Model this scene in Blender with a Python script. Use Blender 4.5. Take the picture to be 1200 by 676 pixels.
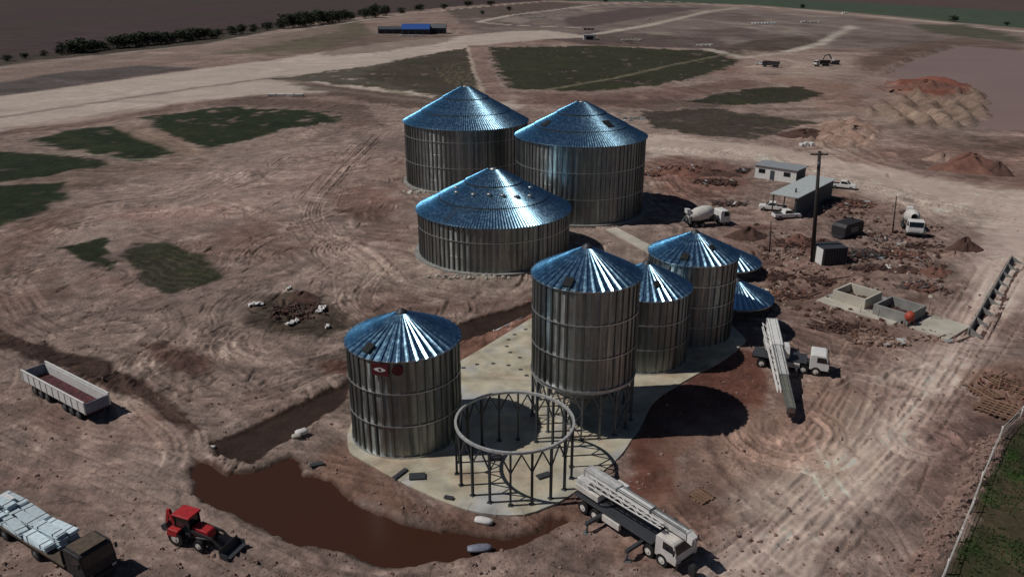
import bpy, math, random
import numpy as np
from mathutils import Vector, Matrix

# ------------------------------------------------------------------ camera, sky, sun, exposure
for o in list(bpy.data.objects):
    bpy.data.objects.remove(o)
SC = bpy.context.scene
COL = SC.collection
PI = math.pi
H = 40.0                       # camera height in metres
S = H / 36.0
FPX, PITCH = 930.0, math.radians(21.0)

cam = bpy.data.cameras.new('camera')
cam.sensor_width = 36.0
cam.lens = 36.0 * FPX / 1200.0
cam.clip_start, cam.clip_end = 0.5, 20000
camo = bpy.data.objects.new('camera', cam)
COL.objects.link(camo)
camo.location = (0, 0, H)
camo.rotation_euler = (math.radians(90) - PITCH, 0, 0)
SC.camera = camo

SUN_EL = math.radians(52)
SUN_DIR = Vector((-0.995, -0.10, 0)).normalized() * math.cos(SUN_EL) + Vector((0, 0, math.sin(SUN_EL)))
W = bpy.data.worlds.new('World')
SC.world = W
W.use_nodes = True
nt = W.node_tree
for n in list(nt.nodes):
    nt.nodes.remove(n)
sky = nt.nodes.new('ShaderNodeTexSky')
sky.sky_type = 'NISHITA'
sky.sun_disc = False
sky.sun_elevation = SUN_EL
sky.sun_rotation = math.atan2(SUN_DIR.x, SUN_DIR.y)
sky.altitude = 1200
sky.air_density, sky.dust_density, sky.ozone_density = 0.8, 0.3, 1.0
bg = nt.nodes.new('ShaderNodeBackground')
bg.inputs['Strength'].default_value = 0.05
wo = nt.nodes.new('ShaderNodeOutputWorld')
nt.links.new(sky.outputs[0], bg.inputs[0])
nt.links.new(bg.outputs[0], wo.inputs[0])

sl = bpy.data.lights.new('sun', 'SUN')
sl.energy = 5.0
sl.angle = math.radians(0.5)
sl.color = (1.0, 0.95, 0.895)
so = bpy.data.objects.new('sun', sl)
COL.objects.link(so)
so.location = (-60, -10, 90)
so.rotation_euler = SUN_DIR.to_track_quat('Z', 'Y').to_euler()

vs = SC.view_settings
vs.view_transform = 'Standard'
vs.look = 'None'
vs.exposure = -0.95
vs.gamma = 1.0
vs.use_curve_mapping = False
KEXP = 0.60                    # picture value of a sunlit surface of albedo 1

rnd = random.Random(7)
RNG = np.random.RandomState(11)


def G(u, v, z=0.0):
    """pixel of the 1200 x 676 photograph -> point at height z"""
    a = (u - 600) / FPX
    b = -(v - 338) / FPX
    dy = math.cos(PITCH) + b * math.sin(PITCH)
    dz = -math.sin(PITCH) + b * math.cos(PITCH)
    t = (z - H) / dz
    return Vector((a * t, dy * t, z))


def lin(c):
    c = c / 255.0
    return c / 12.92 if c <= 0.04045 else ((c + 0.055) / 1.055) ** 2.4


def alb(r, g, b):
    """albedo of a sunlit ground that shows as this sRGB value"""
    return tuple(min(0.8, lin(c) / KEXP) for c in (r, g, b))


# ------------------------------------------------------------------ materials
def mat(name, col, rough=0.7, metal=0.0, var=0.12, scale=3.0, bump=0.0, bscale=20.0, objvar=0.0, spec=0.4):
    m = bpy.data.materials.new(name)
    m.use_nodes = True
    t = m.node_tree
    b = t.nodes['Principled BSDF']
    b.inputs['Roughness'].default_value = rough
    b.inputs['Metallic'].default_value = metal
    b.inputs['Specular IOR Level'].default_value = spec
    tc = t.nodes.new('ShaderNodeTexCoord')
    nz = t.nodes.new('ShaderNodeTexNoise')
    nz.inputs['Scale'].default_value = scale
    nz.inputs['Detail'].default_value = 6
    t.links.new(tc.outputs['Object'], nz.inputs['Vector'])
    mr = t.nodes.new('ShaderNodeMapRange')
    mr.inputs[1].default_value, mr.inputs[2].default_value = 0.3, 0.7
    mr.inputs[3].default_value, mr.inputs[4].default_value = 1 - var, 1 + var
    t.links.new(nz.outputs['Fac'], mr.inputs[0])
    val = mr.outputs[0]
    if objvar:
        oi = t.nodes.new('ShaderNodeObjectInfo')
        m2 = t.nodes.new('ShaderNodeMapRange')
        m2.inputs[3].default_value, m2.inputs[4].default_value = 1 - objvar, 1 + objvar
        t.links.new(oi.outputs['Color' if metal == 1.0 else 'Random'], m2.inputs[0])
        mu = t.nodes.new('ShaderNodeMath')
        mu.operation = 'MULTIPLY'
        t.links.new(val, mu.inputs[0])
        t.links.new(m2.outputs[0], mu.inputs[1])
        val = mu.outputs[0]
    vm = t.nodes.new('ShaderNodeVectorMath')
    vm.operation = 'SCALE'
    vm.inputs[0].default_value = col[:3]
    t.links.new(val, vm.inputs['Scale'])
    t.links.new(vm.outputs[0], b.inputs['Base Color'])
    if bump:
        n2 = t.nodes.new('ShaderNodeTexNoise')
        n2.inputs['Scale'].default_value = bscale
        n2.inputs['Detail'].default_value = 5
        t.links.new(tc.outputs['Object'], n2.inputs['Vector'])
        bp = t.nodes.new('ShaderNodeBump')
        bp.inputs['Strength'].default_value = bump
        bp.inputs['Distance'].default_value = 0.1
        t.links.new(n2.outputs['Fac'], bp.inputs['Height'])
        t.links.new(bp.outputs[0], b.inputs['Normal'])
    return m


def metal_mat(name, col, rough, aniso, vertical, objvar=0.15, stain=0.25):
    """galvanised sheet: the fine corrugation is a directional gloss, with dull oxide and dirt on it"""
    m = mat(name, col, rough, 1.0, var=0.15, scale=1.3, objvar=objvar)
    t = m.node_tree
    b = t.nodes['Principled BSDF']
    ge = t.nodes.new('ShaderNodeNewGeometry')
    cr = t.nodes.new('ShaderNodeVectorMath')
    cr.operation = 'CROSS_PRODUCT'
    t.links.new(ge.outputs['Normal'], cr.inputs[0])
    cr.inputs[1].default_value = (0.0003, 0.0007, 1)
    out = cr.outputs[0]
    if vertical:
        c2 = t.nodes.new('ShaderNodeVectorMath')
        c2.operation = 'CROSS_PRODUCT'
        t.links.new(ge.outputs['Normal'], c2.inputs[0])
        t.links.new(out, c2.inputs[1])
        out = c2.outputs[0]
    nm = t.nodes.new('ShaderNodeVectorMath')
    nm.operation = 'NORMALIZE'
    t.links.new(out, nm.inputs[0])
    t.links.new(nm.outputs[0], b.inputs['Tangent'])
    b.inputs['Anisotropic'].default_value = aniso
    # dirt streaks lower the metal share a little
    tc = t.nodes.new('ShaderNodeTexCoord')
    mp = t.nodes.new('ShaderNodeMapping')
    mp.inputs['Scale'].default_value = (3.0, 3.0, 0.35)
    t.links.new(ge.outputs['Position'], mp.inputs['Vector'])
    nz = t.nodes.new('ShaderNodeTexNoise')
    nz.inputs['Scale'].default_value = 0.9
    nz.inputs['Detail'].default_value = 5
    t.links.new(mp.outputs[0], nz.inputs['Vector'])
    mr = t.nodes.new('ShaderNodeMapRange')
    mr.inputs[1].default_value, mr.inputs[2].default_value = 0.42, 0.68
    mr.inputs[3].default_value, mr.inputs[4].default_value = rough, min(1, rough + stain)
    t.links.new(nz.outputs['Fac'], mr.inputs[0])
    t.links.new(mr.outputs[0], b.inputs['Roughness'])
    return m


M = {}
M['sheet'] = metal_mat('galvanised_wall_sheet', (0.27, 0.29, 0.285), 0.31, 0.84, True, 0.18)
M['stiff'] = metal_mat('galvanised_stiffener', (0.26, 0.275, 0.27), 0.42, 0.0, True, 0.35)
M['roof'] = metal_mat('galvanised_roof_sky_tint', (0.37, 0.62, 0.80), 0.225, 0.15, False, 0.10, 0.12)  # blue of the reflected sky is put into the metal's base colour
M['galv'] = mat('galvanised_trim', (0.55, 0.56, 0.56), 0.45, 0.9)
M['steel_dark'] = mat('dark_steel', (0.07, 0.075, 0.085), 0.55, 0.4)
M['steel_grey'] = mat('grey_painted_steel', (0.16, 0.17, 0.18), 0.5, 0.3, var=0.25)
M['steel_light'] = mat('pale_painted_steel', (0.45, 0.46, 0.46), 0.5, 0.2, var=0.25)
M['concrete'] = mat('pale_concrete', (0.49, 0.455, 0.385), 0.9, var=0.22, scale=0.35, bump=0.3)
M['slab'] = mat('stained_slab_concrete', (0.47, 0.43, 0.34), 0.9, var=0.3, scale=0.5, bump=0.3)
_t = M['slab'].node_tree
_n = _t.nodes.new('ShaderNodeTexNoise')
_n.inputs['Scale'].default_value = 0.16
_n.inputs['Detail'].default_value = 7
_n.inputs['Roughness'].default_value = 0.65
_g = _t.nodes.new('ShaderNodeNewGeometry')
_t.links.new(_g.outputs['Position'], _n.inputs['Vector'])
_r = _t.nodes.new('ShaderNodeValToRGB')
_r.color_ramp.elements[0].position, _r.color_ramp.elements[0].color = 0.36, (0.40, 0.40, 0.39, 1)
_r.color_ramp.elements[1].position, _r.color_ramp.elements[1].color = 0.66, (0.40, 0.31, 0.22, 1)
_e = _r.color_ramp.elements.new(0.50)
_e.color = (0.49, 0.45, 0.34, 1)
_t.links.new(_n.outputs['Fac'], _r.inputs[0])
for _v in _t.nodes:
    if _v.type == 'VECT_MATH':
        _t.links.new(_r.outputs[0], _v.inputs[0])
M['concrete_grey'] = mat('grey_concrete', (0.27, 0.265, 0.25), 0.9, var=0.25, scale=0.6, bump=0.3)
M['white'] = mat('white_paint', (0.74, 0.74, 0.72), 0.45, var=0.08, scale=1.5)
M['cream'] = mat('dusty_white_paint', (0.62, 0.59, 0.55), 0.6, var=0.15, scale=1.5)
M['boom'] = mat('light_grey_boom_paint', (0.55, 0.55, 0.54), 0.5, var=0.25, scale=2)
M['olive'] = mat('olive_grey_paint', (0.17, 0.17, 0.14), 0.55, var=0.25, scale=2)
M['black'] = mat('black_rubber', (0.012, 0.012, 0.013), 0.8)
M['darkpaint'] = mat('dark_chassis_paint', (0.028, 0.027, 0.03), 0.6, var=0.3)
M['glass'] = mat('dark_window_glass', (0.012, 0.016, 0.02), 0.08, spec=0.6)
M['red'] = mat('red_machine_paint', (0.42, 0.025, 0.03), 0.5, var=0.2)
M['darkred'] = mat('dark_red_trailer_floor', (0.085, 0.022, 0.028), 0.8, var=0.35, scale=1.5)
M['bluegrey'] = mat('blue_grey_paint', (0.20, 0.22, 0.28), 0.55, var=0.2)
M['palesheet'] = mat('pale_blue_wrapped_sheets', (0.60, 0.72, 0.78), 0.5, 0.0, var=0.15, objvar=0.25)
M['bluesheet'] = mat('blue_roof_sheet', (0.03, 0.09, 0.32), 0.5, var=0.15)
M['cabinroof'] = mat('grey_cabin_roof', (0.36, 0.39, 0.41), 0.55, 0.1, var=0.2)
M['shedroof'] = mat('pale_grey_shed_roof', (0.50, 0.54, 0.54), 0.55, 0.1, var=0.2)
M['shedwall'] = mat('slate_blue_shed_wall', (0.055, 0.07, 0.085), 0.7, var=0.2)
M['wood'] = mat('weathered_wood', (0.10, 0.075, 0.055), 0.85, var=0.3)
M['pole'] = mat('tarred_pole', (0.030, 0.026, 0.023), 0.85, var=0.3)
M['timber'] = mat('orange_timber', (0.21, 0.125, 0.085), 0.85, var=0.3, objvar=0.3)
M['rust'] = mat('rusty_steel', (0.085, 0.048, 0.04), 0.85, var=0.35, objvar=0.3)
M['dirt_dark'] = mat('dark_soil', alb(66, 48, 42), 0.95, var=0.35, scale=1.2, bump=0.8, bscale=4)
M['dirt_red'] = mat('red_soil', alb(95, 67, 58), 0.95, var=0.3, scale=0.8, bump=0.8, bscale=4)
M['dirt_tan'] = mat('tan_soil', alb(122, 102, 92), 0.95, var=0.3, scale=0.8, bump=0.8, bscale=4)
M['clod'] = mat('soil_clods', alb(112, 92, 84), 0.95, var=0.3, scale=0.5)
M['leaf'] = mat('dark_hedge_leaves', (0.028, 0.042, 0.020), 0.8, var=0.4, scale=0.5, objvar=0.25)
M['trunk'] = mat('tree_bark', (0.06, 0.045, 0.035), 0.9)
M['grass'] = mat('grass_blades', (0.05, 0.085, 0.025), 0.8, var=0.4, scale=0.4)
M['sack'] = mat('white_woven_bag', (0.66, 0.64, 0.62), 0.8, var=0.1)
M['signred'] = mat('maroon_banner', (0.10, 0.012, 0.018), 0.6)
M['orange'] = mat('orange_machine_paint', (0.40, 0.07, 0.04), 0.55, var=0.2)


# ------------------------------------------------------------------ mesh helpers
class MB:
    def __init__(self):
        self.v, self.f, self.s = [], [], []

    def add(self, vs_, fs_, smooth=False):
        n = len(self.v)
        self.v += [tuple(p) for p in vs_]
        self.f += [tuple(i + n for i in f) for f in fs_]
        self.s += [smooth] * len(fs_)
        return self

    def box(self, c, s, rz=0.0, taper=1.0, ry=0.0):
        hx, hy, hz = s[0] / 2, s[1] / 2, s[2] / 2
        R = Matrix.Rotation(rz, 3, 'Z') @ Matrix.Rotation(ry, 3, 'Y')
        p = []
        for z in (-1, 1):
            k = taper if z > 0 else 1.0
            for x, y in ((-1, -1), (1, -1), (1, 1), (-1, 1)):
                p.append(R @ Vector((x * hx * k, y * hy * k, z * hz)) + Vector(c))
        return self.add(p, [(0, 3, 2, 1), (4, 5, 6, 7), (0, 1, 5, 4), (1, 2, 6, 5), (2, 3, 7, 6), (3, 0, 4, 7)])

    def bar(self, a, b, w, h=None, up=(0, 0, 1)):
        """box of section w x h from a to b"""
        a, b = Vector(a), Vector(b)
        h = h or w
        d = (b - a).normalized()
        u = Vector(up)
        if abs(d.dot(u)) > 0.98:
            u = Vector((1, 0, 0))
        r = d.cross(u).normalized()
        u = r.cross(d)
        p = []
        for q in (a, b):
            for x, y in ((-1, -1), (1, -1), (1, 1), (-1, 1)):
                p.append(q + r * (x * w / 2) + u * (y * h / 2))
        return self.add(p, [(0, 1, 2, 3), (7, 6, 5, 4), (0, 4, 5, 1), (1, 5, 6, 2), (2, 6, 7, 3), (3, 7, 4, 0)])

    def cyl(self, a, b, r, r2=None, seg=12, caps=True, smooth=True):
        a, b = Vector(a), Vector(b)
        r2 = r if r2 is None else r2
        d = (b - a).normalized()
        u = Vector((0, 0, 1)) if abs(d.z) < 0.9 else Vector((1, 0, 0))
        x = d.cross(u).normalized()
        y = d.cross(x)
        p = []
        for i in range(seg):
            t = 2 * PI * i / seg
            k = x * math.cos(t) + y * math.sin(t)
            p += [a + k * r, b + k * r2]
        fs_ = [(2 * i, 2 * i + 1, (2 * i + 3) % (2 * seg), (2 * i + 2) % (2 * seg)) for i in range(seg)]
        self.add(p, fs_, smooth)
        if caps:
            n = len(self.v) - 2 * seg
            self.f += [tuple(n + 2 * i for i in range(seg)), tuple(n + 2 * i + 1 for i in reversed(range(seg)))]
            self.s += [False, False]
        return self

    def prism(self, prof, y0, y1):
        """profile in x,z extruded along y"""
        n = len(prof)
        p = [(x, y0, z) for x, z in prof] + [(x, y1, z) for x, z in prof]
        fs_ = [tuple(range(n)), tuple(reversed(range(n, 2 * n)))]
        fs_ += [(i, i + n, (i + 1) % n + n, (i + 1) % n) for i in range(n)]
        return self.add(p, fs_)

    def ring(self, r, z, w, h, seg=96, a0=0.0, a1=2 * PI, smooth=True):
        """hoop of rectangular section: outer radius r+w/2"""
        full = abs(a1 - a0 - 2 * PI) < 1e-6
        n = seg if full else seg + 1
        p = []
        for i in range(n):
            t = a0 + (a1 - a0) * i / seg
            c, s_ = math.cos(t), math.sin(t)
            for rr, zz in ((r - w / 2, z - h / 2), (r + w / 2, z - h / 2), (r + w / 2, z + h / 2), (r - w / 2, z + h / 2)):
                p.append((rr * c, rr * s_, zz))
        fs_ = []
        for i in range(seg):
            j = (i + 1) % n
            for k in range(4):
                l = (k + 1) % 4
                fs_.append((4 * i + k, 4 * i + l, 4 * j + l, 4 * j + k))
        return self.add(p, fs_, False)

    def mesh(self, name):
        me = bpy.data.meshes.new(name)
        me.from_pydata(self.v, [], self.f)
        me.polygons.foreach_set('use_smooth', self.s)
        me.update()
        return me

    def build(self, name, m, parent=None, bevel=0.0):
        return link(name, self.mesh(name), m, parent, bevel)


def link(name, me, m, parent=None, bevel=0.0):
    if m is not None and not me.materials:
        me.materials.append(M[m] if isinstance(m, str) else m)
    o = bpy.data.objects.new(name, me)
    COL.objects.link(o)
    o.parent = parent
    if bevel:
        b = o.modifiers.new('bevel', 'BEVEL')
        b.width = bevel
        b.segments = 2
        b.limit_method = 'ANGLE'
    return o


def tag(o, label, cat, group=None):
    o['label'] = label
    o['category'] = cat
    if group:
        o['group'] = group
    return o


def thing(name, loc, rz=0.0, label='', cat='', group=None):
    o = bpy.data.objects.new(name, None)
    COL.objects.link(o)
    o.empty_display_size = 0.5
    o.location = loc
    o.rotation_euler = (0, 0, rz)
    return tag(o, label, cat, group)


def struct(o, kind='structure'):
    o['kind'] = kind
    return o


def copy_tree(o, parent=None):
    c = o.copy()
    COL.objects.link(c)
    c.parent = parent
    for ch in list(o.children):
        copy_tree(ch, c)
    return c


# ------------------------------------------------------------------ noise and polygons (numpy)
def vnoise(x, y, seed):
    r = np.random.RandomState(seed)
    T = r.rand(256, 256).astype(np.float32)
    xi, yi = np.floor(x).astype(np.int64), np.floor(y).astype(np.int64)
    fx, fy = (x - xi).astype(np.float32), (y - yi).astype(np.float32)
    fx, fy = fx * fx * (3 - 2 * fx), fy * fy * (3 - 2 * fy)
    x0, x1, y0, y1 = xi & 255, (xi + 1) & 255, yi & 255, (yi + 1) & 255
    return (T[y0, x0] * (1 - fx) + T[y0, x1] * fx) * (1 - fy) + (T[y1, x0] * (1 - fx) + T[y1, x1] * fx) * fy


def fbm(x, y, size, seed, octs=4):
    a, t, s = 1.0, 0.0, 0.0
    for k in range(octs):
        t = t + a * (vnoise(x / size + 13.7 * k, y / size - 7.1 * k, seed + k) - 0.5)
        s += a * 0.5
        a *= 0.55
        size *= 0.47
    return t / s


def poly_sd(px, x, y):
    """signed distance (negative inside) to a polygon of world points"""
    P = np.array(px)
    d = np.full(x.shape, 1e9, np.float32)
    inside = np.zeros(x.shape, bool)
    n = len(P)
    for i in range(n):
        a, b = P[i], P[(i + 1) % n]
        ex, ey = b - a
        wx, wy = x - a[0], y - a[1]
        t = np.clip((wx * ex + wy * ey) / (ex * ex + ey * ey + 1e-9), 0, 1)
        dd = (wx - t * ex) ** 2 + (wy - t * ey) ** 2
        d = np.minimum(d, dd)
        c = ((a[1] > y) != (b[1] > y)) & (x < (b[0] - a[0]) * (y - a[1]) / (b[1] - a[1] + 1e-9) + a[0])
        inside ^= c
    d = np.sqrt(d)
    return np.where(inside, -d, d)


def line_d(px, x, y):
    P = np.array(px)
    d = np.full(x.shape, 1e9, np.float32)
    for i in range(len(P) - 1):
        a, b = P[i], P[i + 1]
        ex, ey = b - a
        wx, wy = x - a[0], y - a[1]
        t = np.clip((wx * ex + wy * ey) / (ex * ex + ey * ey + 1e-9), 0, 1)
        d = np.minimum(d, (wx - t * ex) ** 2 + (wy - t * ey) ** 2)
    return np.sqrt(d)


def sstep(e0, e1, v):
    t = np.clip((v - e0) / (e1 - e0), 0, 1)
    return t * t * (3 - 2 * t)


def g2(pts):
    return [tuple(G(u, v).xy) for u, v in pts]


def smooth_line(pts, step=0.12):
    """Catmull-Rom through world points"""
    P = np.array(pts, float)
    P = np.vstack([2 * P[0] - P[1], P, 2 * P[-1] - P[-2]])
    out = []
    for i in range(1, len(P) - 2):
        L = np.linalg.norm(P[i + 1] - P[i])
        n = max(2, int(L / step))
        t = np.linspace(0, 1, n, endpoint=False)[:, None]
        p0, p1, p2, p3 = P[i - 1], P[i], P[i + 1], P[i + 2]
        out.append(0.5 * ((2 * p1) + (-p0 + p2) * t + (2 * p0 - 5 * p1 + 4 * p2 - p3) * t * t + (-p0 + 3 * p1 - 3 * p2 + p3) * t ** 3))
    return np.vstack(out)

# ------------------------------------------------------------------ ground sheet
MOAT = [(227, 534), (229, 556), (231, 574), (264, 590), (301, 610), (351, 632), (400, 643), (443, 654), (483, 659), (534, 651),
        (587, 639), (614, 634), (645, 620), (668, 606), (650, 603), (627, 618), (580, 624), (550, 622), (510, 617), (467, 602), (433, 590), (400, 577),
        (385, 560), (354, 550), (341, 533), (318, 541), (301, 548), (267, 549), (243, 538)]
CHAN = [(247, 517), (257, 530), (294, 538), (318, 524), (348, 512), (400, 470), (412, 452), (470, 420), (530, 403), (590, 382), (640, 358),
        (640, 346), (590, 362), (530, 380), (470, 405), (405, 445), (334, 480), (287, 500)]
REDWET = [(742, 516), (752, 498), (768, 470), (805, 444), (866, 408), (890, 415), (898, 432), (912, 470), (890, 486), (866, 492), (830, 505), (806, 528), (797, 556), (795, 578),
          (772, 596), (735, 600), (715, 590), (728, 560)]
SLAB = [(407, 511), (410, 530), (430, 543), (467, 564), (510, 584), (547, 598), (580, 604), (614, 604), (641, 595), (667, 582), (721, 541),
        (741, 515), (752, 498), (768, 470), (805, 446), (845, 424), (866, 408), (868, 392), (800, 345), (700, 335), (640, 364), (539, 424), (440, 475), (415, 492)]

gx = []
x = 0.0
while x < 4500:
    gx.append(x)
    x += 0.18 if x < 54 else min(120, 0.18 + (x - 54) * (0.012 if x < 260 else 0.03))
gx = np.array([-v for v in gx[:0:-1]] + gx)
gy = []
y = -300.0
while y < 7000:
    gy.append(y)
    if y < 36:
        y += max(0.16, (36 - y) * 0.15)
    else:
        y += max(0.16, 0.62 * (y * y + H * H) / (H * 794)) if y < 700 else min(400, (y - 700) * 0.05 + 10)
gy = np.array(gy)
NX, NY = len(gx), len(gy)
X, Y = np.meshgrid(gx, gy)
X, Y = X.astype(np.float32), Y.astype(np.float32)
DIST = np.sqrt(X * X + Y * Y)
hz = 0.10 * fbm(X, Y, 14.0, 3, 3) * sstep(30, 60, DIST)
hz += 0.07 * fbm(X, Y, 1.6, 9, 3) * sstep(420, 120, DIST)
wpx = X + 1.1 * fbm(X, Y, 5.0, 21, 4) * np.clip(Y / 60, 0.5, 5)
wpy = Y + 1.1 * fbm(X, Y, 5.0, 31, 4) * np.clip(Y / 60, 0.5, 8)

C = np.empty(X.shape + (3,), np.float32)
C[:] = alb(116, 99, 91)
GR = np.zeros(X.shape, np.float32)          # grass share
WET = np.zeros(X.shape, np.float32)
ROUGHG = np.ones(X.shape, np.float32)       # how rutted the soil is
n_big = fbm(X, Y, 38.0, 41, 5)
n_mid = fbm(X, Y, 9.0, 51, 5)
n_fin = fbm(X, Y, 2.2, 61, 4)


def blend(mask, col, k=1.0):
    m = (mask * k)[..., None]
    C[:] = C * (1 - m) + np.array(col, np.float32) * m


def bbox(pts, pad):
    P = np.array(pts)
    j0, j1 = np.searchsorted(gy, [P[:, 1].min() - pad, P[:, 1].max() + pad])
    i0, i1 = np.searchsorted(gx, [P[:, 0].min() - pad, P[:, 0].max() + pad])
    return slice(j0, j1), slice(i0, i1)


def area(px, soft, warp=1.0, world=None):
    """0..1 mask of a patch of ground, uneven edge"""
    pts = world or g2(px)
    m = np.zeros(X.shape, np.float32)
    s = bbox(pts, soft * 2 + 25)
    xx = X[s] * (1 - warp) + wpx[s] * warp
    yy = Y[s] * (1 - warp) + wpy[s] * warp
    m[s] = sstep(soft, -soft, poly_sd(pts, xx, yy) + soft * (1.3 * n_fin[s] + 0.9 * n_mid[s]) * min(1, warp * 1.5))
    return m


def strip(px, w, soft, warp=0.6):
    pts = g2(px)
    m = np.zeros(X.shape, np.float32)
    s = bbox(pts, w + soft * 2 + 20)
    xx = X[s] * (1 - warp) + wpx[s] * warp
    yy = Y[s] * (1 - warp) + wpy[s] * warp
    m[s] = sstep(w + soft, w - soft, line_d(pts, xx, yy))
    return m


# broad soil tones
blend(sstep(0.05, 0.5, n_big), alb(104, 82, 73), 0.8)
blend(sstep(-0.05, -0.5, n_big), alb(126, 110, 100), 0.7)
blend(sstep(0.15, 0.6, n_mid), alb(88, 70, 64), 0.6)
blend(sstep(0.15, 0.6, fbm(X, Y, 22.0, 71, 5)), alb(112, 84, 75), 0.5)
blend(sstep(0.2, 0.6, n_fin) * sstep(300, 100, DIST), alb(140, 124, 114), 0.35)

# far plain beyond the works
far = area([(-900, 140), (0, 71), (200, 50), (390, 24), (520, 9), (640, 1), (700, -4), (900, -12), (400, -17), (-600, -17)], 4, 0.1)
blend(far, alb(62, 50, 50))
blend(far * sstep(-0.1, 0.5, fbm(X, Y, 160.0, 81, 4)), alb(58, 54, 46), 0.7)
far2 = area([(640, 1), (800, 4), (880, 6), (1010, 16), (1200, 34), (1600, 70), (2200, 60), (1600, -17), (700, -17)], 5, 0.1)
blend(far2, alb(58, 66, 54))
far3 = area([(800, -4), (1000, 3), (1200, 14), (1700, 50), (2300, 60), (1600, -17), (900, -17)], 6, 0.1)
blend(far3, alb(72, 58, 56))
midzone = area([(520, 14), (640, 4), (820, 6), (1000, 20), (1200, 40), (1200, 62), (1080, 62), (960, 55), (860, 62), (700, 50), (560, 40)], 8, 0.6)
blend(midzone, alb(96, 85, 80), 0.75)
blend(midzone * sstep(-0.1, 0.4, fbm(X, Y, 60.0, 111, 4)), alb(74, 62, 57), 0.7)
blend(midzone * sstep(0.1, 0.5, fbm(X, Y * 0.3, 30.0, 121, 4)), alb(128, 116, 106), 0.6)
blend(area([(520, 12), (640, 2), (690, 5), (600, 20), (540, 22)], 6, 0.5), alb(72, 60, 54), 0.8)
blend(area([(660, 22), (740, 9), (830, 9), (800, 14), (700, 30), (670, 34)], 5, 0.4), alb(74, 62, 60), 0.9)
blend(area([(640, 46), (700, 36), (840, 46), (860, 58), (700, 54)], 5, 0.6), alb(70, 58, 54), 0.8)
blend(area([(840, 58), (880, 48), (940, 42), (962, 50), (930, 60), (890, 66), (850, 66)], 4, 0.6), alb(72, 60, 54), 0.9)
blend(area([(385, 30), (420, 24), (440, 40), (380, 56), (240, 66), (250, 58)], 5, 0.8), alb(76, 70, 56), 0.8)

# wide haul roads
LR = alb(136, 121, 112)
lrm = area([(-300, 150), (0, 113), (235, 81), (330, 69), (450, 50), (600, 37), (640, 36), (700, 44), (640, 46), (560, 54), (470, 70), (440, 80),
            (420, 92), (520, 112), (600, 118), (610, 128), (520, 124), (400, 108), (310, 111), (230, 118), (100, 142), (0, 154), (-300, 210)], 3, 0.5)
blend(lrm, alb(150, 136, 126), 0.95)
ROUGHG *= 1 - 0.6 * lrm
blend(strip([(0, 80), (100, 68), (200, 56), (300, 42), (400, 28), (480, 16), (560, 9), (640, 2)], 3.2, 1.6, 0.2), alb(142, 134, 122), 0.9)
blend(area([(0, 76), (190, 57), (400, 28), (400, 36), (250, 66), (170, 74), (0, 96)], 5, 0.8), alb(112, 96, 88), 0.7)
blend(area([(-300, 140), (0, 97), (80, 84), (170, 77), (232, 80), (150, 92), (0, 113), (-300, 160)], 3, 0.4), alb(70, 64, 62), 0.9)
for pl, w, c_ in (([(0, 128), (120, 110), (240, 94), (330, 82), (450, 60), (600, 44)], 5.0, (152, 138, 128)), ([(0, 145), (110, 130), (230, 108), (320, 98), (420, 96), (520, 118), (610, 124)], 3.2, (150, 136, 126)),
                  ([(0, 156), (100, 145), (230, 122), (300, 114), (400, 112)], 3.2, (78, 62, 56)), ([(320, 92), (430, 108), (520, 118)], 3.0, (84, 68, 60)),
                  ([(0, 138), (110, 121), (240, 102), (330, 90)], 2.6, (106, 92, 86)), ([(380, 96), (440, 100), (480, 112)], 2.0, (112, 102, 84))):
    blend(strip(pl, w, 1.4, 0.5), alb(*c_), 0.75)
for pl, w in (([(700, 40), (760, 30), (830, 14), (870, 9)], 6), ([(560, 26), (600, 18), (700, 6), (760, 2)], 5), ([(560, 26), (600, 30), (690, 33)], 4),
              ([(780, 2), (900, 9), (1010, 18), (1200, 37), (1400, 60)], 5), ([(830, 58), (870, 68), (920, 62), (960, 52), (1000, 30)], 4)):
    blend(strip(pl, w, 2.2, 0.3), alb(150, 139, 128), 0.9)
blend(area([(745, 158), (800, 160), (900, 172), (1000, 190), (1080, 205), (1200, 225), (1300, 240), (1300, 300), (1200, 285), (1080, 250), (1000, 225), (940, 200),
            (880, 190), (800, 184), (755, 186)], 3, 0.6), alb(154, 137, 126), 0.92)
blend(area([(1300, 230), (1300, 330), (1180, 370), (1130, 440), (1075, 520), (990, 610), (900, 700), (800, 720), (830, 640), (930, 560), (1010, 500), (1060, 440),
            (1110, 380), (1150, 300), (1170, 250), (1200, 225)], 2.6, 0.7), alb(158, 140, 130), 0.9)
blend(area([(870, 600), (930, 520), (960, 470), (1050, 470), (1010, 560), (930, 640)], 2.5, 0.7), alb(144, 128, 116), 0.6)
blend(area([(870, 60), (1010, 62), (990, 90), (960, 110), (1000, 140), (1020, 165), (980, 190), (930, 175), (960, 130), (900, 100), (870, 84)], 6, 0.8), alb(138, 120, 109), 0.6)
blend(area([(0, 150), (150, 128), (300, 112), (420, 112), (440, 150), (400, 130), (260, 122), (160, 140), (40, 158)], 3, 0.8), alb(112, 92, 84), 0.5)

ROUGHG *= 1 - 0.7 * area([(1300, 230), (1300, 330), (1180, 370), (1130, 440), (1075, 520), (990, 610), (900, 700), (800, 720), (830, 640), (930, 560), (960, 480), (1010, 440),
                          (1080, 380), (1150, 300), (1170, 250), (1080, 225), (900, 185), (760, 186), (745, 158), (900, 172), (1080, 205)], 3, 0.5)
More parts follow.
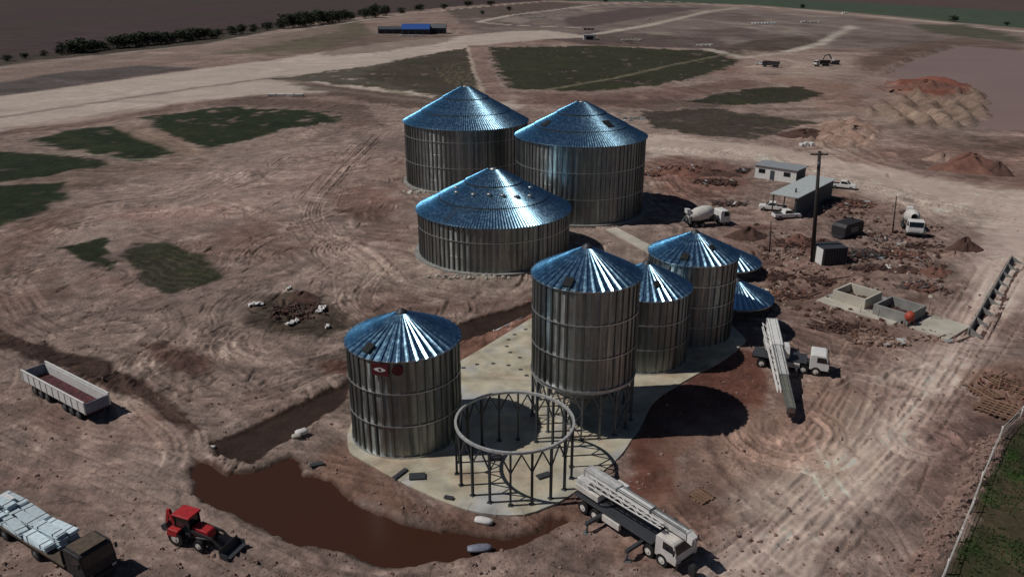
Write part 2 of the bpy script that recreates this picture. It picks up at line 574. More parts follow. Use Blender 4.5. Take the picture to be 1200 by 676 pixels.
# field colours left: pale scraped belt
blend(area([(240, 200), (330, 175), (440, 160), (470, 220), (480, 300), (400, 300), (330, 250), (200, 260), (60, 290), (70, 245), (170, 215)], 5, 1), alb(138, 119, 110), 0.55)
blend(area([(390, 222), (450, 215), (475, 235), (450, 256), (400, 250)], 2.5, 1), alb(100, 74, 66), 0.7)
blend(area([(140, 245), (250, 240), (290, 252), (200, 262), (120, 258)], 2.5, 1), alb(126, 98, 90), 0.5)
blend(area([(110, 310), (150, 335), (190, 345), (160, 352), (105, 335)], 1.5, 1), alb(124, 98, 90), 0.5)
blend(area([(160, 405), (200, 402), (250, 428), (225, 445), (190, 430)], 1.0, 1), alb(72, 52, 46), 0.9)
blend(area([(375, 422), (400, 422), (412, 440), (380, 436)], 0.8, 1), alb(78, 52, 44), 0.9)
blend(area([(-60, 366), (0, 386), (60, 404), (120, 424), (170, 445), (215, 478), (238, 505), (222, 510), (170, 478), (110, 455), (50, 425), (0, 408), (-60, 395)], 0.6, 0.8), alb(55, 41, 36), 0.95)
blend(area([(0, 480), (120, 520), (220, 545), (240, 600), (150, 580), (0, 560)], 3, 1), alb(124, 108, 100), 0.5)
# red and wet ground round the slab
wetm = area(REDWET, 0.7, 0.7)
blend(wetm, alb(80, 51, 43), 0.95)
WET[:] = np.maximum(WET, wetm * 0.7)
blend(area([(560, 375), (640, 340), (640, 372), (545, 424), (520, 440), (470, 450), (500, 420)], 1.2, 0.8), alb(112, 74, 60), 0.7)
blend(area([(350, 555), (405, 520), (430, 548), (510, 590), (590, 612), (690, 580), (700, 600), (620, 628), (560, 622), (470, 602), (400, 576)], 1.2, 0.6), alb(112, 84, 72), 0.8)
blend(area([(800, 500), (860, 490), (960, 440), (1000, 470), (960, 540), (860, 560), (800, 590)], 3, 1), alb(126, 100, 88), 0.7)
blend(area([(720, 596), (780, 580), (860, 600), (800, 660), (720, 660)], 2, 1), alb(122, 92, 80), 0.6)

# dark worked ground between the haul roads
for px_, c_, k_ in (([(330, 96), (400, 102), (480, 112), (570, 122), (600, 132), (500, 130), (420, 118)], (72, 58, 51), 0.75),
                    ([(290, 114), (360, 116), (430, 124), (446, 150), (400, 150), (398, 136), (330, 126), (250, 124)], (76, 61, 54), 0.7),
                    ([(600, 108), (700, 112), (800, 102), (870, 92), (900, 100), (820, 112), (760, 126), (640, 124)], (92, 70, 63), 0.75),
                    ([(690, 118), (800, 116), (860, 124), (760, 130)], (70, 56, 50), 0.6),
                    ([(380, 46), (440, 40), (540, 42), (520, 50), (440, 62), (380, 66)], (78, 66, 58), 0.6),
                    ([(250, 62), (330, 56), (420, 44), (380, 60), (330, 66)], (84, 76, 62), 0.6),
                    ([(880, 88), (960, 92), (1000, 100), (1010, 130), (960, 132), (940, 104)], (112, 84, 72), 0.5),
                    ([(1020, 60), (1080, 50), (1120, 44), (1200, 52), (1200, 60), (1120, 54), (1050, 66)], (86, 68, 60), 0.7),
                    ([(1040, 160), (1120, 158), (1200, 160), (1260, 170), (1200, 182), (1080, 176)], (88, 70, 62), 0.6),
                    ([(10, 205), (100, 196), (220, 186), (250, 192), (150, 212), (60, 225)], (94, 78, 68), 0.6),
                    ([(0, 270), (80, 240), (120, 240), (60, 276), (0, 320)], (94, 74, 65), 0.6),
                    ([(400, 240), (470, 250), (490, 300), (440, 290)], (92, 72, 64), 0.6),
                    ([(430, 340), (520, 352), (600, 344), (540, 366), (470, 392), (420, 400), (400, 370)], (92, 72, 64), 0.65)):
    blend(area(px_, 3.0, 1.0), alb(*c_), k_)

# grass and weeds
def green(px, soft=3.0, col=(31, 42, 24), k=0.97, warp=1.0):
    col = tuple(c * 0.86 for c in col)
    m = area(px, soft * 0.5, warp)
    m = m * sstep(-0.5, 0.0, n_mid + 0.5 * n_fin + 0.9 * (m - 0.6))
    blend(m, alb(*col), k)
    blend(m * sstep(0.0, 0.5, n_mid), alb(46, 48, 30), 0.5)
    GR[:] = np.maximum(GR, m)
    return m


green([(30, 164), (100, 150), (135, 147), (165, 157), (228, 178), (160, 188), (70, 174)])
green([(168, 138), (260, 125), (380, 131), (398, 142), (330, 153), (262, 171), (232, 172), (195, 158)], col=(32, 42, 24))
green([(-200, 180), (0, 177), (60, 182), (132, 190), (118, 196), (40, 209), (0, 214), (-200, 240)])
green([(-200, 250), (0, 217), (78, 214), (72, 236), (0, 270), (-200, 320)])
green([(72, 290), (130, 278), (138, 300), (125, 315), (95, 305)], 1.5, (34, 42, 24))
green([(145, 300), (160, 285), (200, 280), (240, 300), (262, 325), (200, 345), (170, 330)], 1.8, (34, 40, 26), 0.9)
for k in range(7):
    blend(strip([(150 + 9 * k, 312 - 3 * k), (185 + 9 * k, 330 - 4 * k), (215 + 8 * k, 338 - 4 * k)], 0.18, 0.3, 1.0), alb(104, 92, 82), 0.25)
green([(325, 92), (440, 76), (520, 61), (548, 56), (566, 112), (520, 116), (460, 104), (400, 100)], 4, (50, 47, 36), 0.85)
green([(572, 56), (700, 54), (830, 60), (868, 71), (842, 84), (780, 99), (690, 108), (600, 104), (582, 84)], 4, (44, 46, 32), 0.95)
green([(800, 119), (880, 104), (938, 101), (962, 112), (930, 121), (860, 124)], 3, (44, 44, 32), 0.95)
green([(745, 132), (830, 127), (900, 136), (958, 144), (915, 151), (890, 163), (820, 158), (770, 150)], 3.5, (48, 44, 36), 0.85)
green([(1060, 30), (1130, 28), (1200, 45), (1200, 52), (1100, 40)], 6, (74, 74, 58), 0.8)
green([(-100, 92), (40, 72), (240, 52), (390, 22), (400, 18), (230, 44), (0, 70)], 4, (46, 44, 38), 0.8, 0.3)
gm = area([(1400, 360), (1222, 462), (1176, 518), (1140, 600), (1104, 690), (1095, 720), (1300, 760), (1500, 700)], 0.6, 0.6)
blend(gm, alb(48, 50, 32))
blend(gm * sstep(-0.1, 0.4, n_mid), alb(70, 58, 46), 0.7)
blend(gm * sstep(0.1, 0.5, fbm(X, Y, 4.0, 91, 4)), alb(44, 66, 28), 0.8)
GR[:] = np.maximum(GR, gm)
# paths cut through the green
PK = alb(118, 98, 90)
blend(strip([(556, 54), (566, 84), (582, 118)], 4.6, 1.2, 0.25), alb(112, 92, 84))
blend(strip([(548, 56), (556, 84), (570, 118)], 1.0, 0.6, 0.2), alb(138, 122, 110))
blend(strip([(640, 106), (720, 92), (800, 74), (862, 62)], 1.6, 1.2, 0.3), alb(92, 86, 70), 0.9)
blend(strip([(40, 178), (100, 181), (150, 187), (190, 186)], 1.0, 0.8, 0.3), alb(112, 106, 92), 0.8)
blend(strip([(150, 150), (190, 165), (228, 180)], 3.4, 1.4, 0.4), alb(116, 98, 86), 0.9)
for k in range(4):
    blend(strip([(508 + 8 * k, 80 - 2 * k), (520 + 9 * k, 90), (538 + 8 * k, 104)], 0.35, 0.5, 0.8), alb(104, 97, 74), 0.6)
# burnt rubbish patch
bm = area([(290, 365), (320, 345), (350, 338), (375, 345), (405, 365), (420, 385), (380, 392), (330, 386), (300, 380)], 1.4, 1)
blend(bm, alb(62, 52, 44), 0.8)
blend(bm * sstep(-0.1, 0.4, n_fin), alb(38, 38, 28), 0.8)
blend(area([(335, 350), (345, 338), (372, 345), (372, 358), (345, 360)], 0.8, 1), alb(26, 22, 20), 0.9)
# right edge: clods and bank along the fence
bk = area([(1075, 690), (1118, 600), (1142, 548), (1175, 505), (1200, 484), (1168, 530), (1122, 640), (1104, 690)], 0.5, 0.6)
blend(bk, alb(92, 78, 70), 0.8)
hz += 0.35 * bk * (0.6 + 0.8 * np.abs(n_fin))
blend(area([(1075, 500), (1160, 470), (1180, 500), (1140, 540), (1100, 600), (1080, 610), (1110, 540)], 1.2, 0.8), alb(98, 78, 72), 0.7)
blend(area([(1130, 440), (1160, 428), (1200, 420), (1240, 440), (1200, 485), (1150, 490)], 1.2, 0.8), alb(118, 88, 75), 0.7)
# red spoil and ridged heaps far right
rm = area([(1046, 100), (1085, 94), (1122, 96), (1140, 108), (1105, 120), (1055, 113)], 3, 0.8)
blend(rm, alb(104, 60, 48), 0.9)
hz += 2.2 * rm
rg = area([(1020, 128), (1060, 112), (1110, 122), (1140, 104), (1160, 118), (1158, 138), (1110, 152), (1050, 146)], 4, 0.8)
blend(rg, alb(110, 92, 79), 0.75)
hz += rg * 2.2 * (0.5 + 0.5 * np.sin((X * 0.8 - Y * 0.25 + 3.5 * n_mid) * 1.0))
rg2 = area([(950, 150), (1000, 142), (1025, 155), (1010, 172), (960, 172)], 4, 0.8)
blend(rg2, alb(112, 86, 74), 0.7)
hz += rg2 * 1.8 * (0.5 + 0.5 * np.sin((X * 0.9 + Y * 0.2 + 3 * n_mid)))
blend(area([(1005, 68), (1060, 58), (1110, 50), (1120, 55), (1050, 74), (1038, 86), (1010, 82)], 4, 0.8), alb(78, 62, 54), 0.8)
hz += 1.5 * strip([(1036, 86), (1062, 70), (1120, 52)], 2.5, 2.5, 0.3)
# rough red spoil by the round bins
rr = area([(752, 190), (790, 182), (850, 188), (880, 205), (860, 232), (800, 240), (760, 225)], 3, 1)
blend(rr, alb(96, 66, 58), 0.7)
hz += rr * 0.5 * (n_fin + n_mid)
wk = area([(860, 262), (960, 240), (1060, 235), (1110, 290), (1110, 400), (980, 400), (905, 350), (880, 300)], 5, 1)
blend(wk, alb(104, 84, 76), 0.45)
blend(wk * sstep(0.05, 0.5, fbm(X, Y, 5, 101, 5)), alb(84, 60, 53), 0.8)
hz += 0.25 * wk * n_fin

# ditches: real hollows that the water sheet fills
def hollow(px, depth, soft):
    m = area(px, soft, 0.45)
    hz[:] = hz * (1 - m) - depth * m
    return m


mm = hollow(MOAT, 0.8, 0.6)
mc = hollow(CHAN, 0.40, 0.5)
pm = area([(1036, 88), (1066, 72), (1126, 54), (1200, 60), (1330, 85), (1330, 180), (1200, 152), (1150, 150), (1165, 132), (1148, 106), (1108, 95), (1060, 93)], 4, 0.5)
hz[:] = hz * (1 - pm) - 0.6 * pm
bank = np.maximum(mm, mc)
blend(sstep(0.02, 0.5, bank), alb(60, 42, 34), 0.9)
blend(sstep(0.15, 0.7, mc), alb(42, 31, 26), 0.95)
WET[:] = np.maximum(WET, bank * 0.6)
# spoil thrown up along the ditch
for pl in ([(236, 536), (268, 549), (302, 548), (330, 534), (352, 519), (372, 500)], [(232, 575), (266, 594), (302, 614), (352, 637), (402, 649)],
           [(255, 505), (330, 472), (400, 440)], [(470, 398), (545, 368), (600, 352)]):
    rgd = strip(pl, 0.35, 0.7, 0.8)
    hz += 0.28 * rgd * (0.7 + n_fin)
sd_slab = area(SLAB, 0.6, 0.0)
hz[:] = hz * (1 - sd_slab) - 0.02 * sd_slab

# ------------------------------------------------------------------ tyre tracks, rasterised at 0.15 m
RX0, RX1, RY0, RY1, RS = -105.0, 110.0, 38.0, 230.0, 0.15
TW, TH = int((RX1 - RX0) / RS), int((RY1 - RY0) / RS)
RUT = np.zeros((TH, TW), np.float32)
BERM = np.zeros((TH, TW), np.float32)
TONE = np.zeros((TH, TW), np.float32)


def track(P, gauge=1.9, w=0.38, depth=1.0, tone=0.2, solid=False):
    d = np.gradient(P, axis=0)
    L = np.linalg.norm(d, axis=1, keepdims=True) + 1e-9
    nrm = np.stack([-d[:, 1], d[:, 0]], 1) / L
    n = len(P)
    fade = np.clip(np.minimum(np.arange(n), np.arange(n)[::-1]) / min(40.0, n / 5.0), 0, 1) * (0.55 + 0.45 * np.sin(np.arange(n) * 0.021 + rnd.random() * 9))
    if solid:
        fade = np.clip(np.minimum(np.arange(n), np.arange(n)[::-1]) / min(40.0, n / 5.0), 0, 1) * 1.0
    for sgn in ((-1, 1) if gauge else (0,)):
        for o in np.arange(-w * 0.95, w * 0.96, 0.09):
            q = P + nrm * (sgn * gauge / 2 + o)
            i = ((q[:, 0] - RX0) / RS).astype(int)
            j = ((q[:, 1] - RY0) / RS).astype(int)
            ok = (i >= 0) & (i < TW) & (j >= 0) & (j < TH)
            i, j = i[ok], j[ok]
            r = abs(o) / w
            f = fade[ok]
            if r < 0.6:
                np.maximum.at(RUT, (j, i), (f * depth * (1 - r)).astype(np.float32))
                TONE[j, i] = TONE[j, i] * 0.3 + 0.7 * tone * f
            else:
                np.maximum.at(BERM, (j, i), (f * depth * 0.9).astype(np.float32))


PATHS = [  # centre line, copies, spread in metres
    ([(448, 150), (400, 200), (368, 240), (372, 268), (410, 302), (470, 330), (560, 348), (650, 340)], 9, 4.0),
    ([(250, 238), (330, 258), (420, 292), (470, 335), (480, 352)], 6, 3.5),
    ([(0, 345), (30, 300), (90, 262), (190, 246), (300, 248)], 8, 3.0),
    ([(10, 330), (40, 372), (110, 398), (200, 402), (290, 396), (340, 405), (400, 400)], 8, 3.0),
    ([(300, 330), (262, 360), (255, 392), (290, 420), (350, 425), (410, 410)], 8, 2.5),
    ([(180, 405), (152, 428), (170, 458), (240, 480), (320, 462), (400, 425)], 7, 2.0),
    ([(420, 330), (360, 322), (300, 330), (270, 345)], 5, 2.0),
    ([(1200, 300), (1140, 390), (1085, 470), (1010, 555), (930, 620), (840, 690)], 11, 4.5),
    ([(1175, 300), (1110, 420), (1060, 500), (1000, 560), (900, 676)], 6, 2.5),
    ([(0, 500), (120, 545), (220, 580), (300, 630), (400, 676)], 10, 3.5),
    ([(60, 505), (180, 530), (230, 560), (230, 590), (280, 620), (380, 665), (480, 690)], 8, 2.0),
    ([(0, 560), (80, 575), (160, 610), (230, 676)], 6, 3.0),
    ([(200, 560), (215, 530), (205, 505), (160, 470)], 5, 1.5),
    ([(330, 660), (450, 676), (560, 668), (660, 650)], 5, 2.0),
    ([(820, 640), (900, 590), (960, 520), (1000, 440), (1000, 400)], 6, 3.0),
    ([(750, 172), (850, 180), (950, 200), (1060, 232), (1200, 262)], 9, 4.0),
    ([(1050, 240), (1110, 270), (1150, 300), (1180, 330)], 4, 2.0),
    ([(480, 300), (440, 320), (420, 350), (460, 370), (540, 358)], 5, 2.0),
    ([(440, 230), (400, 250), (300, 285), (280, 320)], 5, 3.0),
    ([(930, 420), (980, 430), (1050, 440), (1110, 420)], 5, 2.5),
    ([(940, 440), (985, 425), (1010, 400), (1100, 405)], 4, 2.0),
]
for px, n, spread in PATHS:
    base = np.array(g2(px))
    for k in range(n):
        off = RNG.normal(0, spread * 0.45, 2)
        wob = RNG.normal(0, spread * 0.12, base.shape)
        track(smooth_line(base + off + wob), 1.9, rnd.uniform(0.20, 0.42), rnd.uniform(0.9, 1.8), rnd.uniform(-0.5, 0.5))


def arcs(u, v, ru, n, a0, a1, rmin=0.3, sq=1.0):
    c = G(u, v)
    R = (G(u + ru, v) - c).length
    for k in range(n):
        r = R * (rmin + (1 - rmin) * k / max(1, n - 1)) + rnd.uniform(-0.3, 0.3)
        b0, b1 = a0 + rnd.uniform(-0.4, 0.4), a1 + rnd.uniform(-0.4, 0.4)
        t = np.linspace(b0, b1, max(20, int(abs(b1 - b0) * r / 0.12)))
        P = np.stack([c.x + r * np.cos(t), c.y + sq * r * np.sin(t)], 1)
        track(P, 0, rnd.uniform(0.26, 0.42), rnd.uniform(1.3, 2.0), (-0.5 if k % 2 else 0.4) * rnd.uniform(0.6, 1.2), True)


arcs(922, 508, 78, 15, -3.2, -0.3, 0.22)
arcs(930, 500, 60, 6, -0.9, 0.9, 0.5)
arcs(1085, 515, 52, 12, 1.6, 5.8, 0.2)
arcs(1085, 515, 40, 5, -0.6, 1.6, 0.4)
arcs(210, 545, 70, 8, -1.2, 1.6, 0.35)
arcs(60, 325, 60, 9, 1.6, 4.6, 0.4)
arcs(330, 395, 80, 8, 2.4, 5.2, 0.5)
arcs(430, 290, 60, 8, 2.0, 4.4, 0.4)
arcs(180, 450, 60, 7, 1.5, 4.2, 0.4)
arcs(1120, 90, 60, 6, 3.0, 6.0, 0.4)
# stray marks all over the works, following a slow swirl
dirt_pts = 0
while dirt_pts < 650:
    u, v = rnd.uniform(0, 1200), 676 * rnd.random() ** 0.8
    if v < 150:
        continue
    p = np.array(G(u, v).xy)
    a = 6.0 * float(vnoise(np.array([p[0] / 45.0 + 60]), np.array([p[1] / 45.0 + 60]), 5)[0]) + rnd.uniform(-0.35, 0.35)
    turn = rnd.uniform(-0.05, 0.05)
    n = rnd.randint(50, 260)
    t = a + np.cumsum(np.full(n, turn * 0.12)) * rnd.uniform(0.3, 1.6)
    P = p + np.stack([np.cumsum(np.cos(t)), np.cumsum(np.sin(t))], 1) * 0.12
    track(P, rnd.choice((0, 1.9, 1.9)), rnd.uniform(0.14, 0.36), rnd.uniform(0.4, 1.2), rnd.uniform(-0.45, 0.4))
    dirt_pts += 1


gg = 0
while gg < 900:      # short scrapes left by blades and buckets
    u, v = rnd.uniform(-20, 1130), rnd.uniform(185, 470)
    p = np.array(G(u, v).xy)
    if u > 620 and v < 420 and rnd.random() < 0.6:
        continue
    a = 6.0 * float(vnoise(np.array([p[0] / 30.0 + 60]), np.array([p[1] / 30.0 + 60]), 5)[0]) + rnd.gauss(0, 0.5)
    n = rnd.randint(12, 60)
    t = a + np.cumsum(np.full(n, rnd.uniform(-0.02, 0.02)))
    P = p + np.stack([np.cumsum(np.cos(t)), np.cumsum(np.sin(t))], 1) * 0.12
    P = np.vstack([P[:1]] * 1 + [P])
    track2 = rnd.uniform(0.25, 0.6)
    track(np.repeat(P, 3, axis=0) + np.linspace(0, 1e-3, 3 * len(P))[:, None], 0, track2, rnd.uniform(0.8, 2.2), rnd.uniform(-0.62, 0.1))
    gg += 1


def sample(A, x, y):
    fx = np.clip((x - RX0) / RS - 0.5, 0, TW - 1.01)
    fy = np.clip((y - RY0) / RS - 0.5, 0, TH - 1.01)
    i, j = fx.astype(int), fy.astype(int)
    a, b = fx - i, fy - j
    r = (A[j, i] * (1 - a) + A[j, i + 1] * a) * (1 - b) + (A[j + 1, i] * (1 - a) + A[j + 1, i + 1] * a) * b
    return np.where((x > RX0) & (x < RX1) & (y > RY0) & (y < RY1), r, 0)


keep = (1 - np.maximum(np.maximum(sd_slab, bank), np.clip(GR * 1.1, 0, 0.6))) * (1 - 0.7 * wetm)
# curved scraper and tyre lines that follow slow swirls
for sd_, k_, sz, r1_ in ((201, 1.7, 40.0, 420), (231, 1.2, 26.0, 420), (261, 2.3, 60.0, 420), (291, 0.9, 110.0, 1300), (321, 0.6, 80.0, 1300)):
    psi = 34.0 * fbm(X, Y, sz, sd_, 2)
    sl_ = vnoise(psi * k_ + 900, 0.12 * X * 0.3 + 0.1 * Y * 0.3 + 500, sd_ + 5) - 0.5
    mk_ = sstep(-0.15, 0.30, fbm(X, Y, 17.0, sd_ + 9, 3)) * keep * (0.25 + 0.75 * ROUGHG) * sstep(r1_, r1_ * 0.4, DIST) * (1 - wetm) * (sstep(120, 220, DIST) if r1_ > 500 else 1)
    C *= (1 + 0.62 * sl_ * mk_)[..., None]
    hz += 0.22 * sl_ * mk_
rut, berm, tone = sample(RUT, X, Y) * keep, sample(BERM, X, Y) * keep, sample(TONE, X, Y) * keep
hz += -0.16 * rut + 0.15 * berm * (1 - np.clip(rut, 0, 1))
C *= (1 + 1.25 * tone + 0.14 * berm)[..., None]
C *= (1 + (0.30 * n_fin * sstep(500, 150, DIST) + 0.16 * n_mid) * (0.35 + 0.65 * ROUGHG))[..., None]
C *= np.array([0.965, 1.0, 1.015], np.float32)
C[:] = np.clip(C, 0.008, 0.6)
hz = hz.astype(np.float32)


def gz(x, y):
    """ground height under a point"""
    j = int(np.clip(np.searchsorted(gy, y), 1, NY - 1))
    i = int(np.clip(np.searchsorted(gx, x), 1, NX - 1))
    return float(hz[j, i])


def GG(u, v, z=0.0):
    p = G(u, v)
    p.z = gz(p.x, p.y) + z
    return p


me = bpy.data.meshes.new('ground')
me.vertices.add(NX * NY)
me.vertices.foreach_set('co', np.stack([X, Y, hz], -1).ravel().astype(np.float32))
ii = np.arange(NY - 1)[:, None] * NX + np.arange(NX - 1)[None, :]
quads = np.stack([ii, ii + 1, ii + NX + 1, ii + NX], -1).reshape(-1, 4)
nq = len(quads)
me.loops.add(nq * 4)
me.loops.foreach_set('vertex_index', quads.ravel().astype(np.int32))
me.polygons.add(nq)
me.polygons.foreach_set('loop_start', (np.arange(nq) * 4).astype(np.int32))
me.polygons.foreach_set('use_smooth', np.ones(nq, bool))
me.update(calc_edges=True)
at = me.color_attributes.new('soil', 'FLOAT_COLOR', 'POINT')
at.data.foreach_set('color', np.concatenate([C, np.ones(C.shape[:2] + (1,), np.float32)], -1).ravel())
for nm, arr in (('grass', GR), ('wet', WET), ('crumb', ROUGHG)):
    a_ = me.attributes.new(nm, 'FLOAT', 'POINT')
    a_.data.foreach_set('value', arr.astype(np.float32).ravel())
print('ground', NX, NY, nq)


def ground_material():
    m = bpy.data.materials.new('site_soil')
    m.use_nodes = True
    t = m.node_tree
    b = t.nodes['Principled BSDF']
    b.inputs['Specular IOR Level'].default_value = 0.15
    N = t.nodes.new
    L = t.links.new
    at = N('ShaderNodeAttribute'); at.attribute_name = 'soil'
    gr = N('ShaderNodeAttribute'); gr.attribute_name = 'grass'
    we = N('ShaderNodeAttribute'); we.attribute_name = 'wet'
    tc = N('ShaderNodeTexCoord')

    def noise(scale, detail, lo, hi, rough=0.6):
        n = N('ShaderNodeTexNoise')
        n.inputs['Scale'].default_value = scale
        n.inputs['Detail'].default_value = detail
        n.inputs['Roughness'].default_value = rough
        L(tc.outputs['Object'], n.inputs['Vector'])
        r = N('ShaderNodeMapRange')
        r.inputs[1].default_value, r.inputs[2].default_value = 0.3, 0.7
        r.inputs[3].default_value, r.inputs[4].default_value = lo, hi
        L(n.outputs['Fac'], r.inputs[0])
        return n, r
    n1, r1 = noise(0.45, 8, 0.70, 1.30)
    n2, r2 = noise(2.6, 8, 0.68, 1.32, 0.75)
    n3, r3 = noise(0.05, 6, 0.85, 1.15)
    mu = N('ShaderNodeMath'); mu.operation = 'MULTIPLY'
    L(r1.outputs[0], mu.inputs[0]); L(r2.outputs[0], mu.inputs[1])
    mu2 = N('ShaderNodeMath'); mu2.operation = 'MULTIPLY'
    L(mu.outputs[0], mu2.inputs[0]); L(r3.outputs[0], mu2.inputs[1])
    cb_ = N('ShaderNodeAttribute'); cb_.attribute_name = 'crumb'
    mx_ = N('ShaderNodeMix'); mx_.data_type = 'FLOAT'
    mx_.inputs[2].default_value = 1.0
    L(cb_.outputs['Fac'], mx_.inputs[0]); L(mu2.outputs[0], mx_.inputs[3])
    sc = N('ShaderNodeVectorMath'); sc.operation = 'SCALE'
    L(at.outputs['Color'], sc.inputs[0]); L(mx_.outputs[0], sc.inputs['Scale'])
    L(sc.outputs[0], b.inputs['Base Color'])
    rr_ = N('ShaderNodeMapRange')
    rr_.inputs[3].default_value, rr_.inputs[4].default_value = 0.95, 0.45
    L(we.outputs['Fac'], rr_.inputs[0]); L(rr_.outputs[0], b.inputs['Roughness'])
    # crumbly relief, finer and stronger in grass
    ad = N('ShaderNodeMath'); ad.operation = 'MULTIPLY_ADD'
    ad.inputs[1].default_value = 0.35
    L(n2.outputs['Fac'], ad.inputs[0]); L(n1.outputs['Fac'], ad.inputs[2])
    bp = N('ShaderNodeBump')
    bp.inputs['Distance'].default_value = 0.9
    st = N('ShaderNodeMapRange')
    st.inputs[3].default_value, st.inputs[4].default_value = 0.75, 0.12
    L(we.outputs['Fac'], st.inputs[0])
    sm_ = N('ShaderNodeMath'); sm_.operation = 'MULTIPLY'
    L(st.outputs[0], sm_.inputs[0]); L(cb_.outputs['Fac'], sm_.inputs[1])
    L(sm_.outputs[0], bp.inputs['Strength'])
    L(ad.outputs[0], bp.inputs['Height'])
    L(bp.outputs[0], b.inputs['Normal'])
    return m


struct(link('ground', me, ground_material()))

wm = bpy.data.materials.new('muddy_water')
wm.use_nodes = True
t = wm.node_tree
b = t.nodes['Principled BSDF']
b.inputs['Base Color'].default_value = (*alb(52, 32, 24), 1)
b.inputs['Roughness'].default_value = 0.25
b.inputs['Specular IOR Level'].default_value = 0.2
nz = t.nodes.new('ShaderNodeTexNoise')
nz.inputs['Scale'].default_value = 3.0
tcn = t.nodes.new('ShaderNodeTexCoord')
t.links.new(tcn.outputs['Object'], nz.inputs['Vector'])
bp = t.nodes.new('ShaderNodeBump')
bp.inputs['Strength'].default_value = 0.05
t.links.new(nz.outputs['Fac'], bp.inputs['Height'])
t.links.new(bp.outputs[0], b.inputs['Normal'])
M['water'] = wm
M['pond'] = mat('silty_pond_water', alb(114, 93, 85), 0.35, var=0.06, scale=0.02, spec=0.3)


def sheet(name, px, z, m, grow=0.0, zt=0.0):
    pts = [Vector((p[0], p[1], 0)) for p in g2(px)]
    mb = MB()
    mb.add([(p.x, p.y, z) for p in pts], [tuple(range(len(pts)))])
    return mb.build(name, m)


struct(sheet('ditch_water', [(200, 480), (190, 560), (240, 610), (380, 665), (480, 672), (600, 660), (690, 600), (660, 590), (560, 560), (430, 440), (700, 345), (640, 330), (480, 380), (300, 470)], -0.45, 'water'))
struct(sheet('pond', [(1020, 95), (1060, 66), (1126, 48), (1340, 70), (1360, 190), (1200, 165), (1140, 155), (1150, 130), (1130, 110), (1100, 104), (1050, 102)], -0.2, 'pond'))

# ------------------------------------------------------------------ concrete slab with cast-in anchor pockets
SLAB_Z = 0.14
slab = thing('concrete_slab', (0, 0, 0), 0, '', '')
del slab['label'], slab['category']
struct(slab)
pts = g2(SLAB)
P = smooth_line(pts + [pts[0]], 0.8)
mb = MB()
n = len(P)
mb.add([(p[0], p[1], -0.5) for p in P] + [(p[0], p[1], SLAB_Z) for p in P],
       [tuple(range(n, 2 * n))] + [(i, (i + 1) % n, (i + 1) % n + n, i + n) for i in range(n)])
mb.build('slab_top', 'slab', slab, 0.03)
anchor = MB().box((0, 0, 0.02), (0.42, 0.30, 0.06)).mesh('anchor_pocket')
for u, v in [(543, 431), (559, 427), (578, 426), (596, 428), (610, 433), (617, 440), (609, 419), (598, 413), (594, 406), (596, 398), (603, 392), (616, 386)]:
    o = link('anchor_pocket', anchor, 'steel_dark', slab)
    o.location = G(u, v, SLAB_Z)
# pour joint and paler working pad
JT = MB()
for a, b in (((545, 442), (622, 446)), ((467, 564), (520, 548)), ((430, 543), (480, 528)), ((580, 604), (583, 596)), ((547, 598), (553, 588)), ((614, 604), (612, 596))):
    JT.bar(G(a[0], a[1], SLAB_Z), G(b[0], b[1], SLAB_Z), 0.06, 0.012)
JT.build('pour_joint', 'concrete_grey', slab)


# ------------------------------------------------------------------ silos
def sheet_mesh(name, R, da, h, sub=2, lip=0.02):
    """one wall sheet: spans angle da about x axis, height h, slightly bowed"""
    mb = MB()
    rows = [0, lip, h - lip, h]
    p = []
    for i in range(sub + 1):
        t = -da / 2 + da * i / sub
        for k, z in enumerate(rows):
            rr = R + (0.012 if k in (0,) else 0)
            p.append((rr * math.cos(t) - R, rr * math.sin(t), z))
    f = []
    for i in range(sub):
        for k in range(3):
            a = i * 4 + k
            f.append((a, a + 4, a + 5, a + 1))
    mb.add(p, f, False)
    return mb.mesh(name)


def roof_panel_mesh(name, r0, r1, z0, z1, N, rib_h=0.075, tiers=1):
    """one roof sheet from eave (r1,z1) up to the cap (r0,z0) with a standing rib along its edge"""
    da = 2 * PI / N
    p, f = [], []
    L = math.hypot(r1 - r0, z0 - z1)
    nx, nz_ = (z0 - z1) / L, (r1 - r0) / L
    rows = 4
    ribs = 2 if tiers > 1 else 1
    m_ = 6 * ribs
    for k in range(rows + 1):
        t = k / rows
        r, z = r0 + (r1 - r0) * t, z0 + (z1 - z0) * t
        arc = r * da / ribs
        rw = min(0.30, arc * 0.42)
        for q in range(ribs):
            c0 = -0.5 * r * da + q * arc
            # pan, then a rib rolled up on one side and folded sharply on the other
            for s_, up in ((0.0, 0.0), (arc - 1.12 * rw, 0.0), (arc - 0.80 * rw, 0.09 * rw), (arc - 0.46 * rw, 0.30 * rw), (arc - 0.14 * rw, 0.56 * rw), (arc, 0.58 * rw)):
                ang = (c0 + s_) / r
                rr, zz = r + nx * up, z + nz_ * up
                p.append((rr * math.cos(ang), rr * math.sin(ang), zz))
    ang = 0.5 * da
    for k in range(rows):
        for i in range(m_ - 1):
            a = k * m_ + i
            f.append((a, a + m_, a + m_ + 1, a + 1))
    # folded side of the last rib down to the pan
    n0 = len(p)
    for k in range(rows + 1):
        t = k / rows
        r, z = r0 + (r1 - r0) * t, z0 + (z1 - z0) * t
        p.append((r * math.cos(ang), r * math.sin(ang), z - 0.01))
    for k in range(rows):
        f.append((k * m_ + m_ - 1, (k + 1) * m_ + m_ - 1, n0 + k + 1, n0 + k))
    return MB().add(p, f, False).mesh(name)


